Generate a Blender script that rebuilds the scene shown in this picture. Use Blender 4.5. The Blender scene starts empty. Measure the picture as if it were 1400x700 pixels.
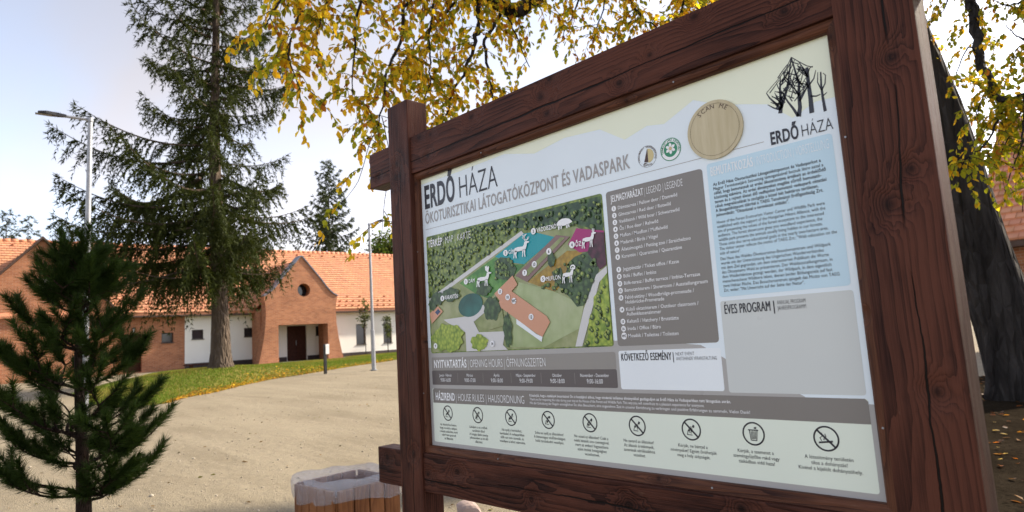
import bpy, bmesh, math, random
import numpy as np
from mathutils import Vector, Matrix, Quaternion
from mathutils.geometry import delaunay_2d_cdt
random.seed(7); rng = np.random.default_rng(7)
scene = bpy.context.scene
COL = scene.collection
R = math.radians
# ------------------------------------------------------------------ camera
# World frame: X runs along the board to the right, Y goes back through it, Z up; ground is z = 0 at the board.
FPX, YAW, PITCH, ROLL = 875.84, -0.7894, 0.1241, -0.0607      # focal length in pixels of the 1400 px wide photograph
CAM = np.array([2.5896, -1.9457, 1.5017])
Fw = np.array([math.sin(YAW)*math.cos(PITCH), math.cos(YAW)*math.cos(PITCH), math.sin(PITCH)])
_r0 = np.array([math.cos(YAW), -math.sin(YAW), 0.0]); _u0 = np.cross(_r0, Fw)
Rt = math.cos(ROLL)*_r0 + math.sin(ROLL)*_u0
Up = -math.sin(ROLL)*_r0 + math.cos(ROLL)*_u0
cd = bpy.data.cameras.new('camera'); cam = bpy.data.objects.new('camera', cd); COL.objects.link(cam)
cam.matrix_world = Matrix(((Rt[0], Up[0], -Fw[0], CAM[0]), (Rt[1], Up[1], -Fw[1], CAM[1]), (Rt[2], Up[2], -Fw[2], CAM[2]), (0, 0, 0, 1)))
cd.sensor_width = 36.0; cd.lens = FPX/1400*36; cd.clip_start = 0.05; cd.clip_end = 6000
cd.dof.use_dof = True; cd.dof.focus_distance = 2.7; cd.dof.aperture_fstop = 4.0
scene.camera = cam
# ------------------------------------------------------------------ sky and sun
SUN_AZ, SUN_EL = 18.0, 34.0          # degrees, azimuth clockwise from +Y
world = bpy.data.worlds.new('World'); scene.world = world; world.use_nodes = True
wt = world.node_tree; wn = wt.nodes; wl = wt.links; wn.clear()
w_out = wn.new('ShaderNodeOutputWorld'); w_bg = wn.new('ShaderNodeBackground'); w_sky = wn.new('ShaderNodeTexSky')
w_sky.sky_type = 'NISHITA'; w_sky.sun_disc = False
w_sky.sun_elevation = R(SUN_EL); w_sky.sun_rotation = R(SUN_AZ); w_sky.air_density = 1.0; w_sky.dust_density = 1.0; w_sky.ozone_density = 2.0
w_bg.inputs['Strength'].default_value = 0.14
w_tc = wn.new('ShaderNodeTexCoord'); w_sep = wn.new('ShaderNodeSeparateXYZ'); wl.new(w_tc.outputs['Generated'], w_sep.inputs[0])
def wmath(op, a, b):
    n = wn.new('ShaderNodeMath'); n.operation = op
    for i, v in enumerate((a, b)):
        if v is None: continue
        if isinstance(v, (int, float)): n.inputs[i].default_value = v
        else: wl.new(v, n.inputs[i])
    return n.outputs[0]
zz = wmath('ADD', wmath('MAXIMUM', w_sep.outputs[2], 0.0), 0.22)
w_cmb = wn.new('ShaderNodeCombineXYZ')
wl.new(wmath('DIVIDE', w_sep.outputs[0], zz), w_cmb.inputs[0]); wl.new(wmath('DIVIDE', w_sep.outputs[1], zz), w_cmb.inputs[1])
w_map = wn.new('ShaderNodeMapping'); w_map.inputs['Scale'].default_value = (0.75, 1.25, 1); w_map.inputs['Rotation'].default_value = (0, 0, R(25)); w_map.inputs['Location'].default_value = (0.35, 0.1, 0)
wl.new(w_cmb.outputs[0], w_map.inputs[0])
w_noi = wn.new('ShaderNodeTexNoise'); w_noi.inputs['Scale'].default_value = 0.9; w_noi.inputs['Detail'].default_value = 4; w_noi.inputs['Roughness'].default_value = 0.5; w_noi.inputs['Distortion'].default_value = 0.5
wl.new(w_map.outputs[0], w_noi.inputs['Vector'])
w_rmp = wn.new('ShaderNodeMapRange'); w_rmp.interpolation_type = 'SMOOTHSTEP'; w_rmp.inputs['From Min'].default_value = 0.30; w_rmp.inputs['From Max'].default_value = 0.72; w_rmp.inputs['To Min'].default_value = 0.50; w_rmp.inputs['To Max'].default_value = 0.95
wl.new(w_noi.outputs['Fac'], w_rmp.inputs['Value'])
w_mix = wn.new('ShaderNodeMix'); w_mix.data_type = 'RGBA'
w_bw = wn.new('ShaderNodeRGBToBW'); wl.new(w_sky.outputs[0], w_bw.inputs[0])      # thin cloud takes the brightness of the sky behind it
w_cl = wn.new('ShaderNodeVectorMath'); w_cl.operation = 'MULTIPLY'; wl.new(w_bw.outputs[0], w_cl.inputs[0]); w_cl.inputs[1].default_value = (.90, .85, .88); wl.new(w_cl.outputs[0], w_mix.inputs['B'])
wl.new(w_rmp.outputs[0], w_mix.inputs['Factor']); wl.new(w_sky.outputs[0], w_mix.inputs['A'])
wl.new(w_mix.outputs['Result'], w_bg.inputs['Color']); wl.new(w_bg.outputs[0], w_out.inputs[0])
sd = bpy.data.lights.new('sun', 'SUN'); sun = bpy.data.objects.new('sun', sd); COL.objects.link(sun)
sd.energy = 3.15; sd.angle = R(2.5); sd.color = (1.0, 0.88, 0.70)
S_DIR = Vector((math.sin(R(SUN_AZ))*math.cos(R(SUN_EL)), math.cos(R(SUN_AZ))*math.cos(R(SUN_EL)), math.sin(R(SUN_EL))))
sun.rotation_euler = S_DIR.to_track_quat('Z', 'Y').to_euler(); sun.location = (12, 14, 18)
scene.view_settings.view_transform = 'Standard'; scene.view_settings.look = 'None'; scene.view_settings.gamma = 1
scene.view_settings.exposure = 1.6
# ------------------------------------------------------------------ pixel helpers
def ray(x, y):
    d = Fw + (x-700)/FPX*Rt - (y-350)/FPX*Up
    return d/math.hypot(d[0], d[1])
def dep(x, y, d):                       # the point d metres away (measured on plan) along a pixel's direction
    return CAM + ray(x, y)*d
def proj(P):
    d = np.asarray(P) - CAM; z = d @ Fw
    return 700 + FPX*(d @ Rt)/z, 350 - FPX*(d @ Up)/z
SL = np.array([-0.9, 0.436])
def gz(x, y):                           # the gravel yard climbs gently towards the house
    s = (x-CAM[0])*SL[0] + (y-CAM[1])*SL[1]
    return 0.0195*(s + np.sqrt(s*s+9))/2 - 0.045
def gnd(x, y):
    r = ray(x, y); d = 1.0
    for _ in range(60):
        P = CAM + r*d
        d = d + (P[2]-gz(P[0], P[1]))/max(1e-3, (0.019-r[2]))
        d = min(max(d, .5), 500)
    P = CAM + r*d
    return np.array([P[0], P[1], gz(P[0], P[1])])
# ------------------------------------------------------------------ object helpers
def tag(o, label=None, cat=None, group=None, kind=None):
    if label: o['label'] = label
    if cat: o['category'] = cat
    if group: o['group'] = group
    if kind: o['kind'] = kind
    return o
def empty(name, loc=(0, 0, 0), rz=0.0):
    o = bpy.data.objects.new(name, None); COL.objects.link(o); o.location = loc; o.rotation_euler = (0, 0, rz); o.empty_display_size = .2
    return o
def link(name, me, m=None, parent=None):
    o = bpy.data.objects.new(name, me); COL.objects.link(o)
    if m is not None and len(me.materials) == 0: me.materials.append(m)
    if parent is not None: o.parent = parent
    return o
def np_mesh(name, verts, faces, m=None, colors=None, smooth=False):
    """faces: (M,3) or (M,4) int array; colors: per vertex RGB"""
    verts = np.asarray(verts, dtype=np.float32); faces = np.asarray(faces, dtype=np.int32)
    me = bpy.data.meshes.new(name); k = faces.shape[1]; n = len(faces)
    me.vertices.add(len(verts)); me.vertices.foreach_set('co', verts.ravel())
    me.loops.add(n*k); me.loops.foreach_set('vertex_index', faces.ravel())
    me.polygons.add(n); me.polygons.foreach_set('loop_start', np.arange(0, n*k, k, dtype=np.int32))
    me.polygons.foreach_set('loop_total', np.full(n, k, dtype=np.int32))
    if smooth: me.polygons.foreach_set('use_smooth', np.ones(n, dtype=bool))
    me.update(calc_edges=True)
    if colors is not None:
        a = me.color_attributes.new('Col', 'FLOAT_COLOR', 'POINT')
        c = np.ones((len(verts), 4), dtype=np.float32); c[:, :3] = colors; a.data.foreach_set('color', c.ravel())
    if m is not None: me.materials.append(m)
    return me
def inside(poly, x, y):
    c = False; n = len(poly)
    for i in range(n):
        x1, y1 = poly[i][:2]; x2, y2 = poly[i-1][:2]
        if (y1 > y) != (y2 > y) and x < (x2-x1)*(y-y1)/(y2-y1)+x1: c = not c
    return c
def fill(P, E, outline, holes, eps=1e-7):
    ov, _, of, _, _, _ = delaunay_2d_cdt(P, E, [], 1, eps); keep = []
    for f in of:
        cx = sum(ov[i][0] for i in f)/len(f); cy = sum(ov[i][1] for i in f)/len(f)
        if inside(outline, cx, cy) and not any(inside(h, cx, cy) for h in holes): keep.append(f)
    return ov, keep
def cr3(a, b): return np.array([a[1]*b[2]-a[2]*b[1], a[2]*b[0]-a[0]*b[2], a[0]*b[1]-a[1]*b[0]])
def nrm3(a): return math.sqrt(a[0]*a[0]+a[1]*a[1]+a[2]*a[2])+1e-9
class MB:
    """collects boxes, prisms and tubes; build() links them as one mesh object"""
    def __init__(s): s.v = []; s.f = []
    def add(s, vs, fs):
        b = len(s.v); s.v += [tuple(float(c) for c in p) for p in vs]; s.f += [tuple(b+i for i in f) for f in fs]; return s
    def box(s, x0, x1, y0, y1, z0, z1, T=None):
        vs = [(x, y, z) for z in (z0, z1) for x, y in ((x0, y0), (x1, y0), (x1, y1), (x0, y1))]
        if T: vs = [T(*p) for p in vs]
        return s.add(vs, [(3, 2, 1, 0), (4, 5, 6, 7), (0, 1, 5, 4), (1, 2, 6, 5), (2, 3, 7, 6), (3, 0, 4, 7)])
    def tube(s, pts, rad, n=8, caps=True):
        pts = [np.asarray(p, float) for p in pts]
        if not hasattr(rad, '__len__'): rad = [rad]*len(pts)
        rings = []; a = None
        for i, p in enumerate(pts):
            d = pts[min(i+1, len(pts)-1)] - pts[max(i-1, 0)]; d = d/nrm3(d)
            if a is None:
                h = np.array([0, 0, 1.0]) if abs(d[2]) < .9 else np.array([1.0, 0, 0]); a = cr3(d, h)
            a = a - d*(a @ d); a = a/nrm3(a); b = cr3(d, a)
            rings.append([p + rad[i]*(math.cos(2*math.pi*k/n)*a + math.sin(2*math.pi*k/n)*b) for k in range(n)])
        vs = [v for r in rings for v in r]; fs = []
        for i in range(len(pts)-1):
            for k in range(n):
                fs.append((i*n+k, i*n+(k+1) % n, (i+1)*n+(k+1) % n, (i+1)*n+k))
        if caps: fs.append(tuple(range(n))[::-1]); fs.append(tuple((len(pts)-1)*n+k for k in range(n)))
        return s.add(vs, fs)
    def slab(s, outline, holes, t0, t1, T):
        """outline and holes: lists of 2-D points; extruded from t0 to t1; T(a, t, b) makes the 3-D point"""
        P = []; E = []
        for lp in [outline]+list(holes):
            b = len(P); P += [Vector(p) for p in lp]; E += [(b+i, b+(i+1) % len(lp)) for i in range(len(lp))]
        ov, of = fill(P, E, outline, holes)
        n = len(ov)
        vs = [T(v[0], t0, v[1]) for v in ov]+[T(v[0], t1, v[1]) for v in ov]
        fs = [tuple(f) for f in of]+[tuple(n+i for i in reversed(f)) for f in of]
        s.add(vs, fs)
        for lp in [outline]+list(holes):
            k = len(lp)
            s.add([T(p[0], t0, p[1]) for p in lp]+[T(p[0], t1, p[1]) for p in lp], [(i, (i+1) % k, k+(i+1) % k, k+i) for i in range(k)])
        return s
    def mesh(s, name, m=None, smooth=False, recalc=True):
        me = bpy.data.meshes.new(name); me.from_pydata(s.v, [], s.f)
        if recalc:
            bm = bmesh.new(); bm.from_mesh(me); bmesh.ops.recalc_face_normals(bm, faces=bm.faces); bm.to_mesh(me); bm.free()
        if smooth:
            for p in me.polygons: p.use_smooth = True
        if m is not None: me.materials.append(m)
        me.update(); return me
    def build(s, name, m=None, parent=None, smooth=False, bevel=0, recalc=True, segs=2):
        me = s.mesh(name, m, smooth, recalc); o = link(name, me, None, parent)
        if bevel:
            bm = bmesh.new(); bm.from_mesh(me); bmesh.ops.bevel(bm, geom=[e for e in bm.edges if e.calc_length() > bevel*2.2], offset=bevel, segments=segs, affect='EDGES', profile=.5, clamp_overlap=True); bm.to_mesh(me); bm.free()
        return o
# ------------------------------------------------------------------ materials
class NT:
    def __init__(s, name):
        s.m = bpy.data.materials.new(name); s.m.use_nodes = True; s.t = s.m.node_tree; s.n = s.t.nodes; s.l = s.t.links
        s.b = s.n['Principled BSDF']; s.out = s.n['Material Output']
    def new(s, typ, **kw):
        n = s.n.new(typ)
        for k, v in kw.items(): setattr(n, k, v)
        return n
    def put(s, sock, v):
        if hasattr(v, 'is_output'): s.l.new(v, sock)
        elif isinstance(v, (tuple, list)) and len(v) == 3 and sock.type == 'RGBA': sock.default_value = (*v, 1)
        else: sock.default_value = v
    def math(s, op, a, b=None, c=None, clamp=False):
        n = s.new('ShaderNodeMath', operation=op); n.use_clamp = clamp
        for i, v in enumerate((a, b, c)):
            if v is not None: s.put(n.inputs[i], v)
        return n.outputs[0]
    def coord(s, which='Object'): return s.new('ShaderNodeTexCoord').outputs[which]
    def mapping(s, vec, scale=(1, 1, 1), loc=(0, 0, 0), rot=(0, 0, 0)):
        n = s.new('ShaderNodeMapping'); s.l.new(vec, n.inputs[0]); n.inputs['Scale'].default_value = scale; n.inputs['Location'].default_value = loc; n.inputs['Rotation'].default_value = rot
        return n.outputs[0]
    def noise(s, vec, scale, detail=4, rough=.55, dist=0.0):
        n = s.new('ShaderNodeTexNoise'); s.l.new(vec, n.inputs['Vector']); n.inputs['Scale'].default_value = scale; n.inputs['Detail'].default_value = detail; n.inputs['Roughness'].default_value = rough; n.inputs['Distortion'].default_value = dist
        return n.outputs['Fac']
    def voro(s, vec, scale, feature='F1', out='Distance', rnd=1.0):
        n = s.new('ShaderNodeTexVoronoi', feature=feature); s.l.new(vec, n.inputs['Vector']); n.inputs['Scale'].default_value = scale; n.inputs['Randomness'].default_value = rnd
        return n.outputs[out]
    def rng(s, v, a, b, c=0.0, d=1.0, smooth=False):
        n = s.new('ShaderNodeMapRange'); n.interpolation_type = 'SMOOTHSTEP' if smooth else 'LINEAR'
        s.put(n.inputs['Value'], v)
        for k, x in zip(('From Min', 'From Max', 'To Min', 'To Max'), (a, b, c, d)): n.inputs[k].default_value = x
        return n.outputs[0]
    def mix(s, f, a, b, mode='MIX'):
        n = s.new('ShaderNodeMix', data_type='RGBA', blend_type=mode); s.put(n.inputs['Factor'], f); s.put(n.inputs['A'], a); s.put(n.inputs['B'], b)
        return n.outputs['Result']
    def bump(s, h, strength=.3, dist=.01, normal=None):
        n = s.new('ShaderNodeBump'); s.put(n.inputs['Height'], h); n.inputs['Strength'].default_value = strength; n.inputs['Distance'].default_value = dist
        if normal is not None: s.l.new(normal, n.inputs['Normal'])
        return n.outputs[0]
    def set(s, color=None, rough=None, normal=None, spec=None, metal=None):
        for k, v in (('Base Color', color), ('Roughness', rough), ('Normal', normal), ('Specular IOR Level', spec), ('Metallic', metal)):
            if v is not None: s.put(s.b.inputs[k], v)
        return s.m
def plain(name, c, rough=.6, c2=None, scale=6.0, bump=0.0, metal=0.0, spec=.5, detail=5, bscale=None, bdist=.01):
    t = NT(name); co = t.coord(); c2 = c2 or tuple(x*.8 for x in c)
    f = t.rng(t.noise(co, scale, detail), .3, .7)
    nm = t.bump(t.noise(co, bscale or scale*4, 4), bump, bdist) if bump else None
    return t.set(t.mix(f, c, c2), t.math('ADD', t.math('MULTIPLY', f, .12), rough-.06), nm, spec, metal)
def wood(name, light, dark, seed, knots=(), crack=None, freq=95.0, rough=.5, pith=(.3, .6), streak=.5, sun_tint=None):
    """stained sawn timber, grain along local Z; knots: (z, x, size); crack: list of (x at z=0, slope, wobble, width, z0, z1)"""
    t = NT(name); co = t.coord(); sp = t.new('ShaderNodeSeparateXYZ'); t.l.new(co, sp.inputs[0]); x, y, z = sp.outputs
    big = t.noise(t.mapping(co, (5, 5, .7), (seed, seed*2, seed*3)), 1.0, 3, .5)
    fx = t.math('SUBTRACT', x, pith[0]); fy = t.math('SUBTRACT', y, pith[1])
    r = t.math('SQRT', t.math('ADD', t.math('MULTIPLY', fx, fx), t.math('MULTIPLY', fy, fy)))
    fld = t.math('MULTIPLY_ADD', big, .075, r)
    kn = None; kc = None
    kw = t.noise(t.mapping(co, (30, 30, 18), (seed, 2, 5)), 1.0, 2)
    for (kz, kx, ks) in knots:
        dx = t.math('DIVIDE', t.math('SUBTRACT', x, kx), ks); dz = t.math('DIVIDE', t.math('SUBTRACT', z, kz), ks*1.25)
        d2 = t.math('ADD', t.math('MULTIPLY', dx, dx), t.math('MULTIPLY', dz, dz)); d2 = t.math('MULTIPLY', d2, t.rng(kw, .25, .75, .45, 1.7))
        g = t.math('POWER', 2.718, t.math('MULTIPLY', d2, -.35))
        c = t.math('POWER', 2.718, t.math('MULTIPLY', d2, -2.2))
        kn = g if kn is None else t.math('ADD', kn, g); kc = c if kc is None else t.math('MAXIMUM', kc, c)
    if kn is not None: fld = t.math('MULTIPLY_ADD', kn, .042, fld)
    fld = t.math('MULTIPLY_ADD', t.noise(t.mapping(co, (40, 40, 2.5), (seed, 0, 0)), 1.0, 2), .006, fld)
    saw = t.math('FRACT', t.math('MULTIPLY', fld, freq))
    grain = t.math('POWER', saw, 1.6)
    fib = t.noise(t.mapping(co, (330, 330, 5), (0, seed, 0)), 1.0, 3, .6)
    pat = t.noise(t.mapping(co, (7, 7, 2.2), (seed*5, 1, 2)), 1.0, 4, .6)
    f = t.math('ADD', t.math('MULTIPLY', grain, .62), t.math('MULTIPLY', t.rng(fib, .32, .68), .45))
    f = t.math('ADD', f, t.math('MULTIPLY', t.math('SUBTRACT', t.rng(pat, .3, .7), .62), streak*1.5), None, True)
    col = t.mix(f, light, dark)
    h = t.math('ADD', t.math('MULTIPLY', grain, -.6), t.math('MULTIPLY', fib, -.7))
    if kc is not None:
        col = t.mix(t.math('MULTIPLY', kc, .8), col, tuple(c*.4 for c in dark)); h = t.math('MULTIPLY_ADD', kc, .8, h)
    for ck in (crack or ()):
        x0, sl, wob, wd, z0, z1 = ck
        wv = t.noise(t.mapping(co, (0, 0, 4.0), (0, seed, x0*20)), 1.0, 4, .62)
        ctr = t.math('ADD', t.math('MULTIPLY_ADD', z, sl, x0), t.math('MULTIPLY', t.math('SUBTRACT', wv, .5), wob))
        dd = t.math('ABSOLUTE', t.math('SUBTRACT', x, ctr))
        wn_ = t.math('MULTIPLY', t.rng(t.noise(t.mapping(co, (0, 0, 2.2), (3, seed, x0*9)), 1.0, 2), .25, .6, .15, 1), wd)
        m1 = t.math('SUBTRACT', 1.0, t.math('DIVIDE', dd, wn_), None, True)
        m1 = t.math('MULTIPLY', m1, t.math('MULTIPLY', t.rng(z, z0, z0+.12, 0, 1, True), t.rng(z, z1-.12, z1, 1, 0, True)))
        m1 = t.rng(m1, .0, .5, 0, 1)
        col = t.mix(m1, col, (.008, .005, .004)); h = t.math('MULTIPLY_ADD', m1, -5.0, h)
    if sun_tint is not None:                          # sunlight put into the colour: patchy paler tint on the sunward side
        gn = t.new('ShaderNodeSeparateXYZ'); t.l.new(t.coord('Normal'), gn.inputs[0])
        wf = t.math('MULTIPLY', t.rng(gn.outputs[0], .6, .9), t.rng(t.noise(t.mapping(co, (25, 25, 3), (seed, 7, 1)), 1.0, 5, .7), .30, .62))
        col = t.mix(wf, col, sun_tint)
    wear = t.rng(t.noise(t.mapping(co, (55, 55, 9), (4, seed, 8)), 1.0, 5, .75), .66, .80, 0, .35)
    col = t.mix(wear, col, (.24, .15, .10))
    rr = t.math('ADD', rough, t.math('MULTIPLY', t.math('SUBTRACT', fib, .5), .4))
    return t.set(col, rr, t.bump(h, .9, .003), .12)
def leafy(name, trans=.5, rough=.5, mult=1.0):
    """leaf colour from the vertex attribute Col, part of the light passes through"""
    t = NT(name); a = t.new('ShaderNodeVertexColor', layer_name='Col').outputs[0]
    t.set(a, rough, None, .08)
    tr = t.new('ShaderNodeBsdfTranslucent'); t.l.new(t.mix(1.0, a, (1.5*mult, 1.45*mult, .8*mult), 'MULTIPLY'), tr.inputs[0])
    mx = t.new('ShaderNodeMixShader'); mx.inputs[0].default_value = trans
    t.l.new(t.b.outputs[0], mx.inputs[1]); t.l.new(tr.outputs[0], mx.inputs[2]); t.l.new(mx.outputs[0], t.out.inputs[0])
    return t.m
def brick(name, c1, c2, mortar, scale=1.0):
    t = NT(name); co = t.coord('UV')
    n = t.new('ShaderNodeTexBrick'); t.l.new(co, n.inputs['Vector']); n.inputs['Scale'].default_value = 1.0
    n.inputs['Brick Width'].default_value = .25; n.inputs['Row Height'].default_value = .077; n.inputs['Mortar Size'].default_value = .008
    n.inputs['Color1'].default_value = (*c1, 1); n.inputs['Color2'].default_value = (*c2, 1); n.inputs['Mortar'].default_value = (*mortar, 1); n.inputs['Bias'].default_value = -.1
    nz = t.rng(t.noise(t.coord(), .9, 5), .3, .7, .82, 1.12)
    col = t.mix(1.0, n.outputs[0], t.mix(nz, (0, 0, 0), (1, 1, 1)), 'MULTIPLY')
    return t.set(col, .85, t.bump(n.outputs['Fac'], -.6, .006), .2)
def uvbox(o):
    me = o.data; uv = me.uv_layers.new(name='UVMap')
    for p in me.polygons:
        n = p.normal
        tn = Vector((1, 0, 0)) if abs(n.z) > .75 else Vector((0, 0, 1)).cross(n).normalized()
        bt = n.cross(tn)
        for li in p.loop_indices:
            c = me.vertices[me.loops[li].vertex_index].co
            uv.data[li].uv = (c.dot(tn), c.dot(bt))
    return o
# ------------------------------------------------------------------ ground
t = NT('gravel'); co = t.coord()
pat = t.noise(co, .35, 5, .6); trk = t.noise(t.mapping(co, (.25, 1.6, 1), rot=(0, 0, R(28))), 1.0, 4, .6)
fine = t.noise(co, 60, 3, .7); peb = t.voro(co, 85); pcol = t.voro(co, 85, out='Color')
ps = t.new('ShaderNodeSeparateColor'); t.l.new(pcol, ps.inputs[0])
c = t.mix(t.rng(pat, .40, .60), (.265, .222, .15), (.215, .177, .116))
c = t.mix(t.math('MULTIPLY', t.rng(trk, .42, .62), .8), c, (.32, .27, .185))
c = t.mix(t.math('MULTIPLY', t.rng(ps.outputs[0], .72, .95), .6), c, (.15, .125, .095))
c = t.mix(t.rng(t.noise(t.mapping(co, (.5, 1.5, 1), rot=(0, 0, R(28))), 1.7, 6, .7), .55, .72, 0, .5), c, (.24, .19, .125))
c = t.mix(t.rng(t.noise(co, 9, 4, .7), .52, .75, 0, .45), c, (.19, .155, .11))
c = t.mix(t.rng(fine, .3, .7, 0, .35), c, (.22, .185, .135))
GRAVEL = t.set(c, .92, t.bump(t.math('ADD', t.math('MULTIPLY', peb, .8), t.math('MULTIPLY', t.noise(co, 7, 5), 3)), .55, .02), .2)
rr_ = np.concatenate([[0], np.geomspace(.6, 1600, 90)]); na = 96
gv = [(CAM[0], CAM[1], gz(CAM[0], CAM[1]))]; gf3 = []
for i, r in enumerate(rr_[1:]):
    for k in range(na):
        a = 2*math.pi*k/na; X = CAM[0]+r*math.cos(a); Y = CAM[1]+r*math.sin(a)
        fl = min(r, 60)/max(r, 1e-6)
        z = gz(CAM[0]+r*fl*math.cos(a), CAM[1]+r*fl*math.sin(a)) + (.012*math.sin(X*1.3+Y*.7)*math.sin(Y*1.1-X*.4) if r > 2 else 0)
        gv.append((X, Y, z))
m = MB(); fs = [(0, 1+k, 1+(k+1) % na) for k in range(na)]
for i in range(len(rr_)-2):
    for k in range(na): fs.append((1+i*na+k, 1+(i+1)*na+k, 1+(i+1)*na+(k+1) % na, 1+i*na+(k+1) % na))
m.add(gv, fs); g = m.build('ground', GRAVEL, smooth=True, recalc=False)
tag(g, 'pale cream gravel yard climbing gently to the house', 'ground', kind='structure')
def fz(x, y): return gz(x, y) + .012*np.sin(x*1.3+y*.7)*np.sin(y*1.1-x*.4)
def edge_dist(poly, x, y):
    b = 1e9
    for i in range(len(poly)):
        a = np.array(poly[i][:2]); d = np.array(poly[i-1][:2])-a; q = np.array([x, y])-a
        s = min(1, max(0, (q @ d)/(d @ d+1e-9))); b = min(b, np.linalg.norm(q-s*d))
    return b
def sheet(name, poly, step, zf, m):
    xs = [p[0] for p in poly]; ys = [p[1] for p in poly]; P = []; E = []; n = len(poly)
    for i in range(n):                                   # finely divided rim
        a = np.array(poly[i]); b = np.array(poly[(i+1) % n]); k = max(1, int(np.linalg.norm(b-a)/step))
        for j in range(k): P.append(Vector(a+(b-a)*j/k))
    nb = len(P); E = [(i, (i+1) % nb) for i in range(nb)]
    for x in np.arange(min(xs), max(xs), step):
        for y in np.arange(min(ys), max(ys), step):
            xx = x+random.uniform(-.25, .25)*step; yy = y+random.uniform(-.25, .25)*step
            if inside(poly, xx, yy) and edge_dist(poly, xx, yy) > step*.5: P.append(Vector((xx, yy)))
    ov, _, of, _, _, _ = delaunay_2d_cdt(P, E, [], 1, 1e-6)
    me = bpy.data.meshes.new(name); me.from_pydata([(v[0], v[1], zf(v[0], v[1])) for v in ov], [], [tuple(f) for f in of])
    for p in me.polygons: p.use_smooth = True
    me.materials.append(m); me.update(); return link(name, me)
# ------------------------------------------------------------------ frame of the main house
TH = R(4.0); HU = np.array([math.sin(TH), math.cos(TH), 0]); HN = np.array([math.cos(TH), -math.sin(TH), 0])
H0 = CAM + ray(405, 493)*43.0; HB = 0.79                 # foot of the facade beneath the house door
def HW(u, off, z): p = H0 + HU*u + HN*off; return (p[0], p[1], z)   # along the facade, out towards the yard, height
SPR = dep(302, 505, 27.0)                                 # foot of the big spruce
# ------------------------------------------------------------------ lawn
edge = [gnd(*p)[:2] for p in ((539, 492.5), (508, 497), (458, 505), (420, 511), (376, 518), (332, 527), (294, 536.5), (253, 544), (225, 552))]
lawn_poly = [tuple(HW(13, .9, 0)[:2])] + [tuple(HW(9, 4, 0)[:2])] + [tuple(e) for e in edge] + [(-15.6, 2.5), (-18.0, 2.2), (-23.0, 2.6), tuple(HW(-8.5, 2.4, 0)[:2]), tuple(HW(-6.5, 1.0, 0)[:2]), tuple(HW(-3.6, .7, 0)[:2]), tuple(HW(-3.5, 2.9, 0)[:2]), tuple(HW(2.8, 2.9, 0)[:2]), tuple(HW(2.9, .7, 0)[:2])]
def lawn_z(x, y):
    e = min(1.0, edge_dist(lawn_poly, x, y)/.8)
    hb = 0.0
    q = np.array([x-H0[0], y-H0[1]]) @ HN[:2]
    d2 = (x-SPR[0])**2+(y-SPR[1])**2
    base = gz(x, y); tgt = HB-.06
    w = min(1, max(0, 1-(q-1.0)/10.0)); base2 = base*(1-w)+max(base, tgt)*w
    mound = max(0, SPR[2]+.02-gz(SPR[0], SPR[1]))*math.exp(-d2/(2*2.6**2))
    return base + e*(.035 + max(base2-base, mound)) + .004*(1-e)
t = NT('lawn'); co = t.coord()
c = t.mix(t.rng(t.noise(co, .5, 5, .6), .35, .65), (.13, .135, .022), (.25, .19, .045)); c = t.mix(t.rng(t.noise(co, 6, 4, .7), .5, .75, 0, .8), c, (.075, .11, .02))
LAWN = t.set(c, .9, t.bump(t.noise(co, 30, 5, .8), .8, .05), .15)
lawn = sheet('lawn', lawn_poly, .6, lawn_z, LAWN); tag(lawn, 'strip of grass lawn between the gravel yard and the house', 'lawn', kind='structure')
# ------------------------------------------------------------------ shaded soil under the big tree
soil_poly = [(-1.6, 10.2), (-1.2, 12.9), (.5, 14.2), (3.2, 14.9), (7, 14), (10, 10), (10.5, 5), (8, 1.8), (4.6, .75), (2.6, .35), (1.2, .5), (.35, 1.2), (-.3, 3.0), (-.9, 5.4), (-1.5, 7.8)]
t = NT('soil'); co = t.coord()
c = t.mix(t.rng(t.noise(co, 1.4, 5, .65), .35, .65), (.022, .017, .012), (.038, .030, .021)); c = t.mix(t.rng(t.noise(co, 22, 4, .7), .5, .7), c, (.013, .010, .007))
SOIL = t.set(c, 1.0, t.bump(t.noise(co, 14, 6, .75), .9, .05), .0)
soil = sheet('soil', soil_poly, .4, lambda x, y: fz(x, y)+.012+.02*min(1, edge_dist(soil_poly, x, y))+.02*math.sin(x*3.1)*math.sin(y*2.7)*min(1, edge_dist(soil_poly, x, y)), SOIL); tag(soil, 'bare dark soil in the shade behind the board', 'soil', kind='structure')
# ------------------------------------------------------------------ main house
BR1 = brick('red_brick', (.42, .17, .08), (.27, .095, .045), (.40, .26, .18))
PLASTER = plain('white_plaster', (.82, .80, .75), .9, (.74, .72, .67), .6, .15, bscale=25)
PLINTH = plain('dark_plinth', (.05, .035, .035), .8); DARKW = plain('dark_brown_wood', (.060, .020, .013), .6, (.035, .012, .008), 9, spec=.12)
FRAME = plain('dark_frame', (.03, .02, .018), .45); FASCIA = plain('brown_fascia', (.07, .035, .022), .6)
ZINC = plain('grey_sheet_metal', (.17, .18, .21), .45, (.13, .14, .16), 2, metal=.6); STEEL = plain('galvanised_steel', (.34, .35, .37), .5, (.26, .27, .29), 12, metal=.5)
WHITE = plain('white_paint', (.78, .78, .76), .5); BLACK = plain('black_paint', (.015, .015, .017), .45); CONC = plain('concrete', (.42, .40, .36), .9, (.33, .31, .28), 2, .3)
t = NT('window_glass'); t.set((.018, .022, .028), t.rng(t.noise(t.coord(), .7, 2), .3, .7, .03, .10), None, .6); GLASS = t.m
t = NT('roof_tile'); a = t.new('ShaderNodeVertexColor', layer_name='Col').outputs[0]; co = t.coord()
TILE = t.set(t.mix(t.rng(t.noise(co, 3, 4), .45, .75, 0, .35), a, (.42, .17, .09)), .7, t.bump(t.noise(co, 40, 3), .2, .01), .3)
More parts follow.
